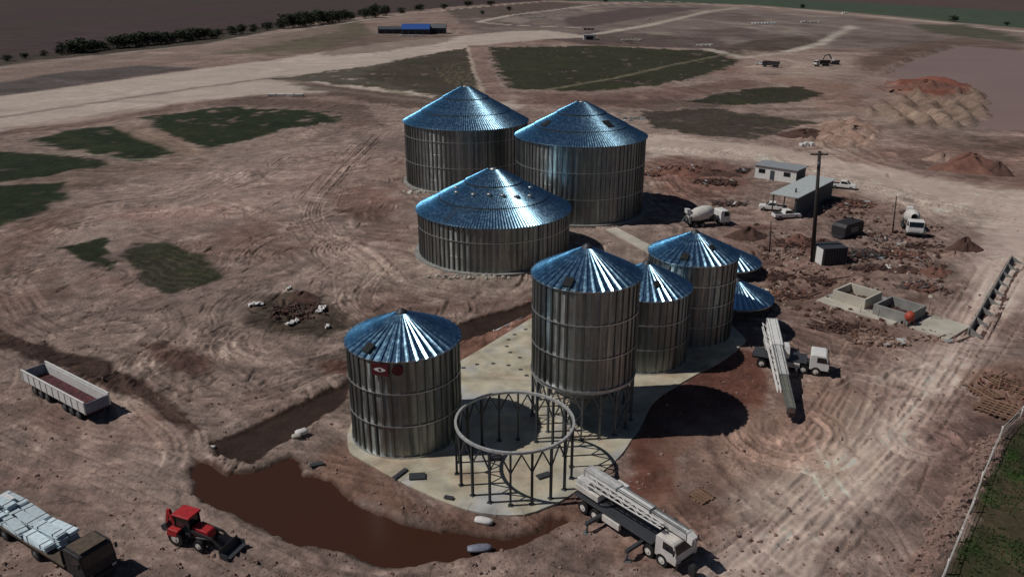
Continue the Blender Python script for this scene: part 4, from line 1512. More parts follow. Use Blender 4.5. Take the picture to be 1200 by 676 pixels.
a, b_ = G(884, 424), G(962, 436)
hd = heading(a, b_)
mid = (a + b_) / 2
bt = G(929, 484, 1.0)
byaw_dir = G(904, 392, 3.0)
cr2, up2 = truck_crane((mid.x, mid.y, 0.0), hd, 'truck crane with white cab and boom swung out over muddy ground beside the silos', 1.0, pivot=-1.4, chassis=(b_ - a).length + 0.8)
wp = Vector((mid.x, mid.y, 0)) + Matrix.Rotation(hd, 3, 'Z') @ Vector((-1.4, 0, 0))
yaw = math.atan2(bt.y - wp.y, bt.x - wp.x) - hd
up2.rotation_euler = (0, 0, yaw)
LB = (bt.xy - wp.xy).length
boom(up2, 0, 1.7, -0.55, LB + 4.2, 4.2, ('white', 'boom', 'olive'), True, True, 1.55)


# --- concrete mixer lorry by the wide bin
def mixer(a, b_, label):
    hd = heading(a, b_)
    L = 8.2
    mid = (a + b_) / 2
    m_ = thing('mixer_lorry', (mid.x, mid.y, gz(mid.x, mid.y)), hd, label, 'lorry', 'white lorries on the site')
    MB().box((0, 0, 0.95), (L - 0.4, 1.0, 0.35)).build('chassis', 'darkpaint', m_)
    truck_cab(m_, L / 2 - 1.9, L / 2, 2.45, 0.7, 2.8, 'white')
    d = lathe([(0.25, -2.6), (0.75, -2.3), (1.22, -0.6), (1.25, 0.7), (0.95, 2.0), (0.5, 2.35)], 28)
    o = d.build('mixing_drum', 'cream', m_)
    o.location = (-1.15, 0, 2.35)
    o.rotation_euler = (0, math.radians(78), 0)
    q = MB().box((-3.4, 0, 1.5), (0.3, 1.8, 1.3)).box((1.3, 0, 1.5), (0.3, 1.8, 1.2))
    q.build('drum_support', 'steel_grey', m_)
    MB().prism([(-4.0, 2.6), (-3.3, 2.3), (-3.3, 3.3), (-4.1, 3.4)], -0.5, 0.5).build('hopper', 'white', m_)
    q = MB().bar((-3.9, 0, 2.2), (-4.6, 0.3, 1.0), 0.4, 0.12)
    q.build('chute', 'steel_grey', m_)
    for x in (L / 2 - 1.1, -1.2, -2.5):
        for s_ in (-1, 1):
            wheel(m_, x, s_ * 1.0, 0.52, 0.42)
    return m_


mixer(G(803, 266), G(850, 262), 'white concrete mixer lorry parked right of the wide bins')
mixer(G(1063, 264), G(1071, 277), 'white lorry with dark shadow on the pale track right of the tall pole')


def pickup(p, hd, label, m='white'):
    v = thing('pickup_truck', (p.x, p.y, gz(p.x, p.y)), hd, label, 'pickup', 'light vehicles on the site')
    MB().prism([(-2.5, 0.45), (2.45, 0.45), (2.5, 0.85), (2.3, 1.02), (1.2, 1.08), (-2.5, 1.05)], -0.9, 0.9).build('body', m, v, 0.05)
    c = MB().prism([(-0.7, 1.05), (1.25, 1.05), (0.6, 1.72), (-0.55, 1.75)], -0.78, 0.78).build('cabin', m, v, 0.05)
    MB().prism([(0.72, 1.65), (1.24, 1.10), (1.27, 1.12), (0.76, 1.68)], -0.7, 0.7).build('windscreen', 'glass', c)
    for s_ in (-1, 1):
        MB().prism([(-0.5, 1.15), (1.0, 1.15), (0.55, 1.62), (-0.45, 1.65)], s_ * 0.79 - 0.01, s_ * 0.79 + 0.01).build('side_window', 'glass', c)
    MB().box((-1.6, 0, 1.06), (1.6, 1.5, 0.03)).build('load_bed', 'darkpaint', v)
    for x in (-1.5, 1.55):
        for s_ in (-1, 1):
            wheel(v, x, s_ * 0.82, 0.36, 0.24)
    return v


pickup(G(921, 256), 0.1, 'white pickup parked against the open shed, the one nearer the camera')
pickup(G(905, 247), 2.8, 'white vehicle partly hidden at the left corner of the open shed')
pickup(G(988, 221), -0.5, 'white pickup behind the open shed, right of its roof')
pickup(G(891, 76), -0.4, 'white vehicle driving on the far haul road, left of the excavator')
pickup(G(760, 24), 0.2, 'lone vehicle on the pale far road near the top edge')


# --- excavator and dumper far away
def tracked(p, hd, label):
    e = thing('excavator', (p.x, p.y, gz(p.x, p.y)), hd, label, 'excavator')
    for s_ in (-1, 1):
        MB().prism([(-2.1, 0.25), (-1.8, 0.0), (1.8, 0.0), (2.1, 0.25), (2.1, 0.7), (1.8, 0.95), (-1.8, 0.95), (-2.1, 0.7)], s_ * 1.2 - 0.3, s_ * 1.2 + 0.3).build('track', 'black', e, 0.05)
    MB().prism([(-2.3, 1.1), (1.5, 1.1), (1.5, 1.9), (-1.0, 2.3), (-2.3, 2.2)], -1.3, 1.3).build('house', 'darkpaint', e, 0.08)
    c = MB().prism([(0.1, 1.9), (1.7, 1.9), (1.5, 3.2), (0.1, 3.25)], 0.35, 1.3).build('cab', 'cream', e, 0.06)
    q = MB().bar((1.2, -0.2, 1.8), (3.4, -0.2, 5.0), 0.45, 0.6).bar((3.4, -0.2, 5.0), (5.6, -0.2, 4.2), 0.4, 0.5)
    q.build('boom_arm', 'darkpaint', e)
    MB().bar((5.6, -0.2, 4.2), (6.2, -0.2, 1.6), 0.32, 0.4).build('dipper_arm', 'darkpaint', e)
    MB().prism([(5.8, 1.7), (6.7, 1.5), (6.6, 0.7), (5.9, 0.6)], -0.8, 0.4).build('bucket', 'steel_dark', e)
    return e


tracked(G(978, 76), 2.6, 'dark excavator working on the far haul road')


def dumper(p, hd, label, m='cream'):
    v = thing('dump_truck', (p.x, p.y, gz(p.x, p.y)), hd, label, 'dump truck', 'dump trucks on the site')
    MB().box((0, 0, 1.0), (8.0, 1.0, 0.4)).build('chassis', 'darkpaint', v)
    truck_cab(v, 2.3, 4.2, 2.5, 0.8, 3.0, m)
    MB().prism([(-4.0, 1.4), (1.9, 1.4), (2.1, 3.1), (-4.3, 2.9)], -1.25, 1.25).build('tipper_body', 'darkpaint', v, 0.05)
    for x in (3.0, -1.6, -3.0):
        for s_ in (-1, 1):
            wheel(v, x, s_ * 1.05, 0.55, 0.45)
    return v


dumper(G(963, 78), 3.4, 'dump truck with dark body beside the far excavator')
dumper(G(903, 79), 2.6, 'dark dump truck right behind the white vehicle on the far haul road', 'darkpaint')

# ------------------------------------------------------------------ site buildings
def at_depth(u, v, Yd):
    """point on the photograph's ray through a pixel at ground distance Yd"""
    a = (u - 600) / FPX
    b = -(v - 338) / FPX
    t = Yd / (math.cos(PITCH) + b * math.sin(PITCH))
    return Vector((a * t, Yd, H + (-math.sin(PITCH) + b * math.cos(PITCH)) * t))


p0, p1 = G(884, 208), G(932, 215.5)
hd = heading(p0, p1)
CW = (p1 - p0).length
cab = thing('site_cabin', (p0.x, p0.y, gz(p0.x, p0.y)), hd, 'white site cabin with a door between two windows and grey roof', 'cabin')
CD, CH = 5.2, 2.9
wl = MB()
wl.box((CW / 2, 0.06, CH / 2), (CW, 0.12, CH)).box((CW / 2, CD - 0.06, CH / 2), (CW, 0.12, CH))
wl.box((0.06, CD / 2, CH / 2), (0.12, CD - 0.25, CH))
wl.build('wall', 'white', cab)
MB().box((CW - 0.06, CD / 2, CH / 2), (0.12, CD - 0.25, CH)).build('end_wall', 'shedwall', cab)
rf_ = MB().prism([(-0.4, CH), (CW + 0.4, CH), (CW + 0.4, CH + 0.14), (-0.4, CH + 0.14)], -0.35, CD + 0.3)
r_ = rf_.build('roof', 'cabinroof', cab)
q = MB()
for k in range(14):
    q.box((-0.3 + (CW + 0.6) * k / 13, CD / 2, CH + 0.16), (0.07, CD + 0.6, 0.05))
q.build('roof_rib', 'cabinroof', r_)
for fx in (0.17, 0.78):
    w_ = MB().box((CW * fx, -0.012, 1.75), (1.5, 0.06, 0.95)).build('window_frame', 'steel_grey', cab)
    MB().box((CW * fx, -0.05, 1.75), (1.36, 0.03, 0.82)).build('pane', 'glass', w_)
d_ = MB().box((CW * 0.43, -0.02, 1.08), (0.95, 0.07, 2.1)).build('door', 'shedwall', cab)
MB().box((CW * 0.43 + 0.36, -0.08, 1.05), (0.06, 0.06, 0.16)).build('handle', 'galv', d_)

# open shed
hz_ = 3.9
f0, f1, k1 = G(905, 227.5, hz_), G(934, 232, hz_), G(977, 210.5, hz_)
hd = heading(f1, k1)
SLn = (k1 - f1).length
SW = (f1 - f0).length
shed = thing('open_shed', (f1.x, f1.y, 0), hd, 'pale-roofed open shed with dark slate walls beside the tall pole', 'shed')
MB().prism([(-0.3, hz_ + 0.0), (SLn + 0.3, hz_ + 0.0), (SLn + 0.3, hz_ + 0.12), (-0.3, hz_ + 0.12)], -0.4, SW + 0.4).build('roof', 'shedroof', shed)
q = MB()
for k in range(16):
    q.box((-0.2 + (SLn + 0.4) * k / 15, SW / 2, hz_ + 0.15), (0.08, SW + 0.7, 0.06))
q.build('roof_rib', 'shedroof', shed)
MB().box((SLn / 2, 0.0, hz_ / 2 - 0.1), (SLn, 0.1, hz_ - 0.22)).build('side_wall', 'shedwall', shed)
MB().box((SLn - 0.05, SW / 2, hz_ / 2 - 0.1), (0.1, SW - 0.15, hz_ - 0.22)).build('end_wall', 'shedwall', shed)
for k in range(3):
    MB().box((0.12, 0.2 + (SW - 0.4) * k / 2, hz_ / 2 - 0.1), (0.2, 0.2, hz_ - 0.24)).build('post', 'steel_dark', shed)
    MB().box((SLn * 0.5, 0.2 + (SW - 0.4) * k / 2, hz_ - 0.12), (SLn - 0.4, 0.12, 0.2)).build('roof_beam', 'steel_dark', shed)
MB().cyl((SLn * 0.18, SW * 0.35, hz_), (SLn * 0.18, SW * 0.35, hz_ + 0.9), 0.16, seg=10).build('vent_pipe', 'steel_dark', shed)

# ------------------------------------------------------------------ poles
def pole(u, v, ut, vt, r, label, arm=True):
    b0 = G(u, v)
    top = at_depth(ut, vt, b0.y)
    o = thing('utility_pole', (b0.x, b0.y, gz(b0.x, b0.y) - 0.2), 0, label, 'pole')
    d = top - b0
    q = MB().cyl((0, 0, 0), (d.x, 0, d.z), r, r * 0.65, seg=12)
    q.build('shaft', 'pole', o)
    if arm:
        MB().box((d.x, 0, d.z - 0.5), (2.6, 0.16, 0.2)).build('crossarm', 'pole', o)
        for k in (-1.1, -0.4, 0.4, 1.1):
            MB().cyl((d.x + k, 0, d.z - 0.4), (d.x + k, 0, d.z - 0.1), 0.07, 0.05, seg=8).build('insulator', 'steel_light', o)
        MB().cyl((d.x, -0.38, d.z - 2.4), (d.x, -0.38, d.z - 1.5), 0.24, seg=12).build('transformer', 'steel_dark', o)
    return o


pole(952, 306, 961, 175, 0.34, 'tall dark utility pole standing right of the open shed')
pole(1046, 273, 1051, 228, 0.12, 'thin pole near the white lorry on the pale track', False)
pole(902, 294, 904, 257, 0.12, 'thin short pole left of the tall dark pole', False)

# container beside the pole
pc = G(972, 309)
ct = thing('site_container', (pc.x, pc.y + 1.0, gz(pc.x, pc.y)), 0.18, 'dark container with sunlight painted on one end, at the foot of the tall pole', 'container')
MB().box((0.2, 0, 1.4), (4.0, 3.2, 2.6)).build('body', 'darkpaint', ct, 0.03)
q = MB()
for k in range(9):
    q.box((-1.6 + 0.45 * k, -1.63, 1.4), (0.18, 0.08, 2.4))
q.build('corrugation', 'steel_dark', ct)
MB().box((-1.86, 0, 1.4), (0.10, 3.1, 2.5)).build('sunlit_end_panel', 'white', ct)  # sunlight on the left end, painted as a white panel
MB().box((0.2, 0, 2.76), (4.1, 3.3, 0.1)).build('roof', 'steel_dark', ct)
pc = G(992, 276)
gn = thing('generator_set', (pc.x, pc.y, gz(pc.x, pc.y)), 0.6, 'black hooded generator behind the dark container, right of the tall pole', 'generator')
MB().prism([(-2.6, 0.3), (2.6, 0.3), (2.6, 2.0), (2.2, 2.5), (-2.2, 2.4), (-2.6, 1.9)], -1.3, 1.3).build('hood', 'darkpaint', gn, 0.06)
MB().box((0, 0, 0.18), (5.4, 2.0, 0.3)).build('skid', 'steel_dark', gn)
MB().cyl((1.5, 0.4, 2.4), (1.5, 0.4, 3.3), 0.12, seg=8).build('exhaust', 'rust', gn)
for s_ in (-1, 1):
    MB().box((0, s_ * 1.32, 1.3), (2.0, 0.04, 0.9)).build('grille', 'steel_grey', gn)

# ------------------------------------------------------------------ foundation works
e0, e1 = G(958, 352), G(1072, 388)
hd = heading(e0, e1)
fp = thing('foundation_works', (e0.x, e0.y, gz(e0.x, e0.y)), hd, 'concrete footings with two open pits and a flat pad, right of the silos', 'foundation')
FLn = (e1 - e0).length
MB().box((FLn * 0.40, 0.9, 0.05), (FLn * 0.80, 2.4, 0.34)).build('footing', 'concrete', fp, 0.02)
MB().box((FLn * 0.42, 5.2, 0.0), (FLn * 0.86, 6.0, 0.3)).build('floor_slab', 'concrete_grey', fp, 0.02)
MB().box((FLn + 1.4, 3.6, 0.05), (4.8, 6.2, 0.3)).build('pad', 'concrete', fp, 0.02)


def pit(x, y, w, d, h, m):
    o = thing_part('pit', fp)
    o.location = (x, y, 0.15)
    for (cx, cy, sx, sy) in ((w / 2, 0, w, 0.3), (w / 2, d, w, 0.3), (0.15, d / 2, 0.3, d - 0.32), (w - 0.15, d / 2, 0.3, d - 0.32)):
        MB().box((cx, cy, h / 2), (sx, sy, h)).build('pit_wall', m, o, 0.02)


pit(1.2, 1.6, 4.6, 4.2, 1.45, 'concrete')
pit(7.2, 1.0, 4.6, 4.4, 1.45, 'concrete_grey')
for x_, y_ in ((3.5, 3.7), (9.5, 3.2)):
    q = MB()
    r = random.Random(int(x_))
    for k in range(60):
        chunk_at = (x_ + r.uniform(-1.9, 1.9), y_ + r.uniform(-1.7, 1.7))
        q.box((*chunk_at, 0.3), (r.uniform(.3, .9), r.uniform(.2, .7), r.uniform(.1, .5)), r.uniform(0, 3))
    q = q.build('soil_fill', 'dirt_dark', fp)
    q['kind'] = 'stuff'
q = MB()
for k in range(26):
    x_, y_ = rnd.uniform(0, FLn), rnd.uniform(0, 8)
    q.cyl((x_, y_, 0.1), (x_ + rnd.uniform(-.05, .05), y_, rnd.uniform(0.9, 1.6)), 0.03, seg=5)
q = q.build('starter_bars', 'rust', fp)
q['kind'] = 'stuff'

# buttressed low wall along the right-hand track
r0, r1 = G(1137, 393), G(1187, 306)
hd = heading(r0, r1)
RL = (r1 - r0).length
rw = thing('buttressed_wall', (r0.x, r0.y, gz(r0.x, r0.y) - 0.05), hd, 'long low concrete wall with a row of buttresses along the right-hand track', 'wall')
MB().box((RL / 2, 0.3, 0.55), (RL, 0.18, 1.1)).build('wall_stem', 'concrete_grey', rw, 0.02)
MB().box((RL / 2, -0.6, 0.06), (RL, 2.6, 0.22)).build('wall_footing', 'dirt_dark', rw, 0.02)
bm_ = MB().add([(-.15, 0.18, .1), (.15, 0.18, .1), (-.15, -1.5, .1), (.15, -1.5, .1), (-.15, 0.18, 1.05), (.15, 0.18, 1.05)],
               [(0, 2, 3, 1), (0, 1, 5, 4), (2, 4, 5, 3), (0, 4, 2), (1, 3, 5)]).mesh('buttress')
for k in range(9):
    o = link('buttress', bm_, 'concrete_grey', rw)
    o.location = (0.3 + (RL - 0.6) * k / 8, 0, 0)


# ------------------------------------------------------------------ heaps
def mound(u, v, rx, ry, h, m, label, seed, name='dirt_pile', seg=40, rings=12, world=None):
    p = world or G(u, v)
    r = random.Random(seed)
    ph = [r.uniform(0, 6.28) for _ in range(5)]
    V, Fc = [], []
    for k in range(rings + 1):
        t = k / rings
        for i in range(seg):
            a = 2 * PI * i / seg
            wob = 1 + 0.16 * math.sin(2 * a + ph[0]) + 0.10 * math.sin(3 * a + ph[1]) + 0.06 * math.sin(7 * a + ph[2])
            z = h * (math.cos(t * PI) * 0.5 + 0.5) ** 0.85 * (1 + 0.22 * math.sin(a * 3 + t * 5 + ph[3])) + r.uniform(-0.06, 0.06) * h * (1 - t)
            V.append((rx * t * wob * math.cos(a) + r.uniform(-.04, .04) * rx, ry * t * wob * math.sin(a) + r.uniform(-.04, .04) * ry, z if k < rings else -0.25))
    for k in range(rings):
        for i in range(seg):
            j = (i + 1) % seg
            Fc.append((k * seg + i, (k + 1) * seg + i, (k + 1) * seg + j, k * seg + j))
    o = MB().add(V, Fc, True).build(name, m)
    o.location = (p.x, p.y, gz(p.x, p.y) - 0.02)
    return tag(o, label, 'dirt pile', 'soil heaps on the site')


mound(876, 278, 3.4, 2.4, 1.5, 'dirt_dark', 'dark brown soil heap between the mixer lorry and the thin short pole', 1)
mound(934, 283, 3.2, 2.0, 1.0, 'dirt_red', 'low reddish soil heap left of the tall pole', 2)
mound(1130, 292, 2.6, 2.0, 1.7, 'dirt_dark', 'dark brown soil heap left of the buttressed wall', 3)
mound(1118, 300, 2.0, 1.4, 0.7, 'dirt_tan', 'low pale heap in front of the dark heap by the buttressed wall', 4)
mound(1135, 199, 9.5, 5.0, 3.2, 'dirt_red', 'large red earth mound right beyond the pale haul road', 5)
mound(1168, 203, 4.0, 3.5, 2.2, 'dirt_dark', 'dark end heap at the right of the large red mound', 6)
mound(1104, 188, 4.5, 3.0, 1.5, 'dirt_tan', 'tan heap at the left end of the large red mound', 7)
mound(1085, 110, 12, 7, 2.6, 'dirt_red', 'red earth mound at the edge of the pond', 8)
mound(945, 160, 9, 6, 1.8, 'dirt_dark', 'dark ridged heap beyond the haul road, left of the red mound', 9)
mound(1000, 160, 9, 7, 2.4, 'dirt_tan', 'tan ridged heap beyond the haul road with a dark hollow', 10)
mound(356, 350, 2.4, 1.6, 0.9, 'dirt_dark', 'black ash heap among the rubbish', 11)
mound(795, 205, 5, 3.4, 1.4, 'dirt_red', 'red spoil heap right of the wide bins', 12)
mound(838, 205, 5.5, 3.0, 1.0, 'dirt_dark', 'dark spoil heap between the wide bins and the cabin', 13)
mound(1060, 318, 3.0, 1.6, 0.7, 'dirt_dark', 'low dark heap behind the open pits', 14)
mound(1095, 320, 3.0, 2.0, 0.8, 'dirt_red', 'low red heap behind the concrete pad', 15)
mound(965, 286, 3.0, 2.0, 0.8, 'dirt_dark', 'low dark heap behind the foot of the tall pole', 16)


def chunk(mb, x, y, z, s, r):
    """irregular broken lump"""
    p = []
    for dx, dy, dz in ((-1, -1, -1), (1, -1, -1), (1, 1, -1), (-1, 1, -1), (-1, -1, 1), (1, -1, 1), (1, 1, 1), (-1, 1, 1)):
        k = 0.6 if dz > 0 else 1
        p.append((x + s * k * (dx + r.uniform(-.45, .45)), y + s * k * (dy + r.uniform(-.45, .45)), z + s * 0.7 * (dz + r.uniform(-.4, .4))))
    mb.add(p, [(0, 3, 2, 1), (4, 5, 6, 7), (0, 1, 5, 4), (1, 2, 6, 5), (2, 3, 7, 6), (3, 0, 4, 7)])


def rubble(u, v, rx, ry, n, smin, smax, m, label, seed, cat='rubble', bars=0, barm='rust', plates=0, platem='steel_light'):
    p = G(u, v)
    r = random.Random(seed)
    o = thing('rubble_heap', (p.x, p.y, gz(p.x, p.y)), 0, label, cat)
    mb = MB()
    for k in range(n):
        a, t = r.uniform(0, 2 * PI), r.random() ** 0.7
        x_, y_ = rx * t * math.cos(a), ry * t * math.sin(a)
        chunk(mb, x_, y_, r.uniform(0, 0.35) * (1 - t) * rx * 0.3 + 0.05, r.uniform(smin, smax), r)
    q = mb.build('broken_lumps', m, o)
    q['kind'] = 'stuff'
    if bars:
        mb = MB()
        for k in range(bars):
            a, t = r.uniform(0, 2 * PI), r.random() ** 0.6
            x_, y_ = rx * t * math.cos(a), ry * t * math.sin(a)
            d = r.uniform(0, PI)
            L = r.uniform(0.8, 2.6)
            mb.bar((x_, y_, 0.1), (x_ + L * math.cos(d), y_ + L * math.sin(d), r.uniform(0.1, 0.6)), r.uniform(.06, .16))
        q = mb.build('loose_bars', barm, o)
        q['kind'] = 'stuff'
    for k in range(plates):
        a, t = r.uniform(0, 2 * PI), r.random() ** 0.6
        q = MB().box((0, 0, 0), (r.uniform(.6, 1.6), r.uniform(.3, .8), 0.06)).build('loose_plate', platem, o)
        q.location = (rx * t * math.cos(a), ry * t * math.sin(a), 0.25)
        q.rotation_euler = (r.uniform(-.4, .4), r.uniform(-.4, .4), r.uniform(0, 3))
    return o


rubble(345, 366, 5.0, 3.2, 90, 0.10, 0.45, 'dirt_dark', 'burnt rubbish heap with white scraps left of the silos', 21, 'rubbish', 30, 'wood')
rubble(800, 200, 6.5, 4.0, 90, 0.15, 0.6, 'dirt_red', 'red rubble strewn right of the wide bins', 22, bars=30, plates=6)
rubble(835, 215, 5, 3.0, 60, 0.15, 0.5, 'dirt_dark', 'dark rubble strewn left of the cabin', 23, bars=25, plates=4)
rubble(742, 140, 6, 4, 40, 0.2, 0.7, 'concrete_grey', 'pale broken blocks behind the right wide bin', 24, plates=6, platem='white')
rubble(995, 240, 5.0, 3.2, 60, 0.12, 0.4, 'dirt_red', 'rusty scrap heap right of the open shed', 25, 'scrap', 70, 'rust', 6)
rubble(940, 288, 4.0, 2.2, 40, 0.10, 0.3, 'dirt_red', 'reddish bars heaped left of the tall pole', 26, 'scrap', 60, 'rust')
rubble(1005, 300, 4.0, 2.4, 50, 0.10, 0.35, 'dirt_dark', 'dark scrap right of the dark container', 27, 'scrap', 40, 'steel_dark', 4)
rubble(1055, 300, 5.0, 3.0, 60, 0.10, 0.4, 'dirt_red', 'rusty offcuts behind the concrete footings', 28, 'scrap', 45, 'rust', 5)
rubble(985, 385, 4.0, 1.8, 60, 0.10, 0.35, 'dirt_dark', 'dark rubble in front of the concrete footings', 29, bars=20)
rubble(930, 345, 2.6, 2.4, 40, 0.10, 0.3, 'dirt_red', 'red rubble left of the concrete footings', 30, bars=16)
rubble(545, 326, 6.5, 0.7, 46, 0.12, 0.32, 'concrete', 'pale blocks along the foot of the low wide bin', 31)
rubble(487, 225, 3.0, 1.6, 20, 0.2, 0.5, 'concrete', 'white blocks at the left foot of the far wide bin', 32, plates=4, platem='cream')
rubble(1078, 290, 2.4, 1.4, 24, 0.1, 0.35, 'dirt_dark', 'small dark rubble below the white lorry', 33, bars=14)
rubble(1180, 455, 4.0, 4.0, 60, 0.06, 0.2, 'dirt_red', 'orange brick rubble at the right edge', 34, bars=10, barm='timber')
rubble(930, 205, 2.0, 1.4, 14, 0.1, 0.3, 'steel_dark', 'dark clutter behind the white cabin end', 35, plates=4, platem='shedwall')
rubble(875, 200, 2.2, 2.0, 20, 0.15, 0.5, 'dirt_dark', 'dark machinery clutter at the left end of the cabin', 36, 'scrap', 26, 'steel_dark', 2)

for k, (u, v, rx, ry, m_, lb) in enumerate((
        (915, 325, 2.4, 2.0, 'dirt_dark', 'dark rubble right of the back silo roofs'), (1020, 316, 4.0, 1.2, 'dirt_dark', 'dark spoil line behind the first open pit'),
        (1080, 338, 2.6, 1.6, 'dirt_red', 'red offcuts behind the flat concrete pad'), (1035, 402, 3.4, 1.4, 'dirt_tan', 'tan rubble in front of the grey pit'),
        (962, 330, 2.0, 1.6, 'dirt_dark', 'dark rubble at the left corner of the footings'), (1100, 395, 2.4, 1.4, 'dirt_tan', 'tan rubble at the right corner of the pad'),
        (1045, 286, 3.0, 1.6, 'dirt_tan', 'tan scrap at the foot of the thin pole by the lorry'), (895, 345, 2.0, 1.6, 'dirt_red', 'red rubble beside the blue-grey ground roof'),
        (915, 300, 3.0, 1.6, 'dirt_tan', 'tan rubble between the thin short pole and the tall pole'), (1085, 268, 2.4, 1.4, 'dirt_tan', 'tan clods right of the white lorry'),
        (855, 240, 3.4, 1.6, 'dirt_dark', 'dark clods behind the mixer lorry'), (765, 205, 3.0, 2.4, 'dirt_red', 'red lumps against the right wide bin'))):
    rubble(u, v, rx, ry, 46, 0.10, 0.42, m_, lb, 60 + k, bars=16 + 4 * (k % 4), barm=('rust', 'wood', 'steel_dark', 'timber')[k % 4], plates=k % 4, platem=('steel_light', 'cream', 'galv')[k % 3])

# white scraps in the rubbish
for u, v, s_, lb in ((300, 358, 1.0, 'crumpled white sheet at the left of the rubbish heap'), (376, 366, 1.0, 'crumpled white sheet at the right of the rubbish heap'),
                     (343, 380, 0.9, 'crumpled white sheet at the front of the rubbish heap'), (384, 383, 0.55, 'small white bag at the front right of the rubbish heap'),
                     (338, 340, 0.6, 'small white scrap at the back of the rubbish heap')):
    p = GG(u, v)
    r = random.Random(int(u))
    mb = MB()
    n_ = 7
    V = [(s_ * (i / (n_ - 1) - 0.5) * 1.9 + r.uniform(-.1, .1), s_ * (j / 3 - 0.5) * 0.9 + r.uniform(-.12, .12), 0.2 + s_ * r.uniform(0.0, 0.35)) for i in range(n_) for j in range(4)]
    V += [(x_, y_, z_ - 0.12) for x_, y_, z_ in V]
    Fc = []
    for i in range(n_ - 1):
        for j in range(3):
            a = i * 4 + j
            Fc += [(a, a + 4, a + 5, a + 1), (a + 28, a + 29, a + 33, a + 32)]
    o = mb.add(V, Fc, False).build('scrap_sheet', 'sack')
    o.location = p
    o.rotation_euler = (0, 0, r.uniform(0, 3))
    tag(o, lb, 'scrap', 'white scraps in the rubbish')


def sack(u, v, L, w, h, rz, m, label, name='bulk_bag', z=0.0):
    p = GG(u, v, z)
    mb = lathe([(0.02, -L / 2), (w * 0.35, -L / 2 * 0.96), (w * 0.5, -L * 0.3), (w * 0.52, 0), (w * 0.47, L * 0.3), (w * 0.3, L / 2 * 0.95), (0.02, L / 2)], 16)
    r = random.Random(int(u * 7 + v))
    mb.v = [(z_, x_ + r.uniform(-.04, .04), (y_ + w * 0.5) * h / w + r.uniform(-.03, .03)) for x_, y_, z_ in mb.v]
    o = mb.build(name, m)
    o.location = p
    o.rotation_euler = (0, 0, rz)
    return tag(o, label, 'bag')


sack(567, 611, 1.5, 0.75, 0.5, -0.25, 'sack', 'white bag lying on the bank just in front of the slab edge')
sack(562, 641, 1.9, 0.8, 0.45, 0.15, 'bluegrey', 'grey-blue bag at the water edge in front of the slab', z=0.5)
sack(354, 511, 1.2, 0.8, 0.6, 0.6, 'sack', 'white bag on the ditch bank left of the nearest silo', z=0.1)
sack(348, 516, 0.9, 0.55, 0.4, 0.2, 'concrete', 'smaller grey-white bag beside the white bag on the ditch bank')
sack(249, 521, 0.5, 0.4, 0.3, 0.2, 'sack', 'tiny white scrap at the corner where the ditches meet', z=0.0)
for u, v, L, w, rz, lb in ((469, 556, 1.7, 0.4, 1.0, 'dark steel offcut standing out on the slab, left of the pair by the nearest silo'), (489, 559, 1.4, 0.9, 0.1, 'dark square plate on the slab in front of the nearest silo'),
                           (526, 584, 0.8, 0.4, -0.3, 'small dark offcut at the slab front edge'), (371, 545, 1.2, 0.5, 0.4, 'dark scrap on the red bank left of the slab'),
                           (637, 558, 1.3, 0.6, 0.5, 'dark plate lying inside the ring frame'), (580, 537, 1.3, 0.9, 0.1, 'dark box shape inside the ring frame on the left')):
    p = G(u, v, SLAB_Z) if u != 371 else GG(u, v)
    mb = MB().box((0, 0, 0.14), (L, w, 0.10)).box((0.1, 0, 0.04), (L * 0.8, 0.1, 0.08))
    o = mb.build('steel_offcut', 'steel_dark', None, 0.01)
    o.location = p
    o.rotation_euler = (0, 0, rz)
    tag(o, lb, 'offcut')

# concrete strip between the wide bin and the back silo
st_ = MB()
pa, pb = G(716, 269), G(770, 298)
st_.bar((pa.x, pa.y, 0.12), (pb.x, pb.y, 0.12), 2.2, 0.36)
struct(st_.build('concrete_path', 'concrete', None, 0.03))
# pale pipe in the dark ditch
pa, pb = G(580, 385, 0.2), G(612, 371, 0.2)
o = MB().cyl((0, 0, 0), (pb.x - pa.x, pb.y - pa.y, 0.2), 0.16, seg=12).cyl((0, 0, 0), (-0.25, 0, 0), 0.24, seg=12).build('drain_pipe', 'steel_light')
o.location = (pa.x, pa.y, -0.2)
tag(o, 'pale pipe lying in the dark ditch behind the slab', 'pipe')

# pallet and timber
def timber_stack(u, v, rz, n, L, gap, label, name='timber_stack', layers=2, cat='timber'):
    p = GG(u, v)
    o = thing(name, (p.x, p.y, p.z), rz, label, cat)
    for l in range(layers):
        pl = MB().box((0, 0, 0), (L, 0.22, 0.09)).mesh('plank')
        for k in range(n):
            q = link('plank', pl, 'timber', o)
            off = (k - (n - 1) / 2) * gap
            q.location = (rnd.uniform(-.15, .15), off, 0.08 + 0.10 * l) if l % 2 == 0 else (off, rnd.uniform(-.15, .15), 0.08 + 0.10 * l)
            q.rotation_euler = (0, 0, rnd.gauss(0, 0.03) + (0 if l % 2 == 0 else PI / 2))
    return o


timber_stack(822, 582, 0.6, 5, 1.7, 0.34, 'lone wooden pallet on bare ground right of the near truck crane', 'pallet', 2, 'pallet')
timber_stack(1168, 480, 0.75, 6, 3.6, 0.62, 'orange timber lattice at the right edge, the one nearest the fence', layers=2)
timber_stack(1182, 452, 0.78, 5, 3.4, 0.6, 'orange timber lattice at the right edge, the middle one', layers=2)
timber_stack(1155, 462, 0.2, 5, 2.4, 0.5, 'smaller orange timber lattice left of the others at the right edge', layers=2)
timber_stack(1012, 396, 0.0, 4, 2.0, 0.22, 'short timber pile in front of the open pits', layers=3)
timber_stack(1000, 264, 0.5, 6, 4.0, 0.5, 'long timbers lying right of the open shed', layers=1)

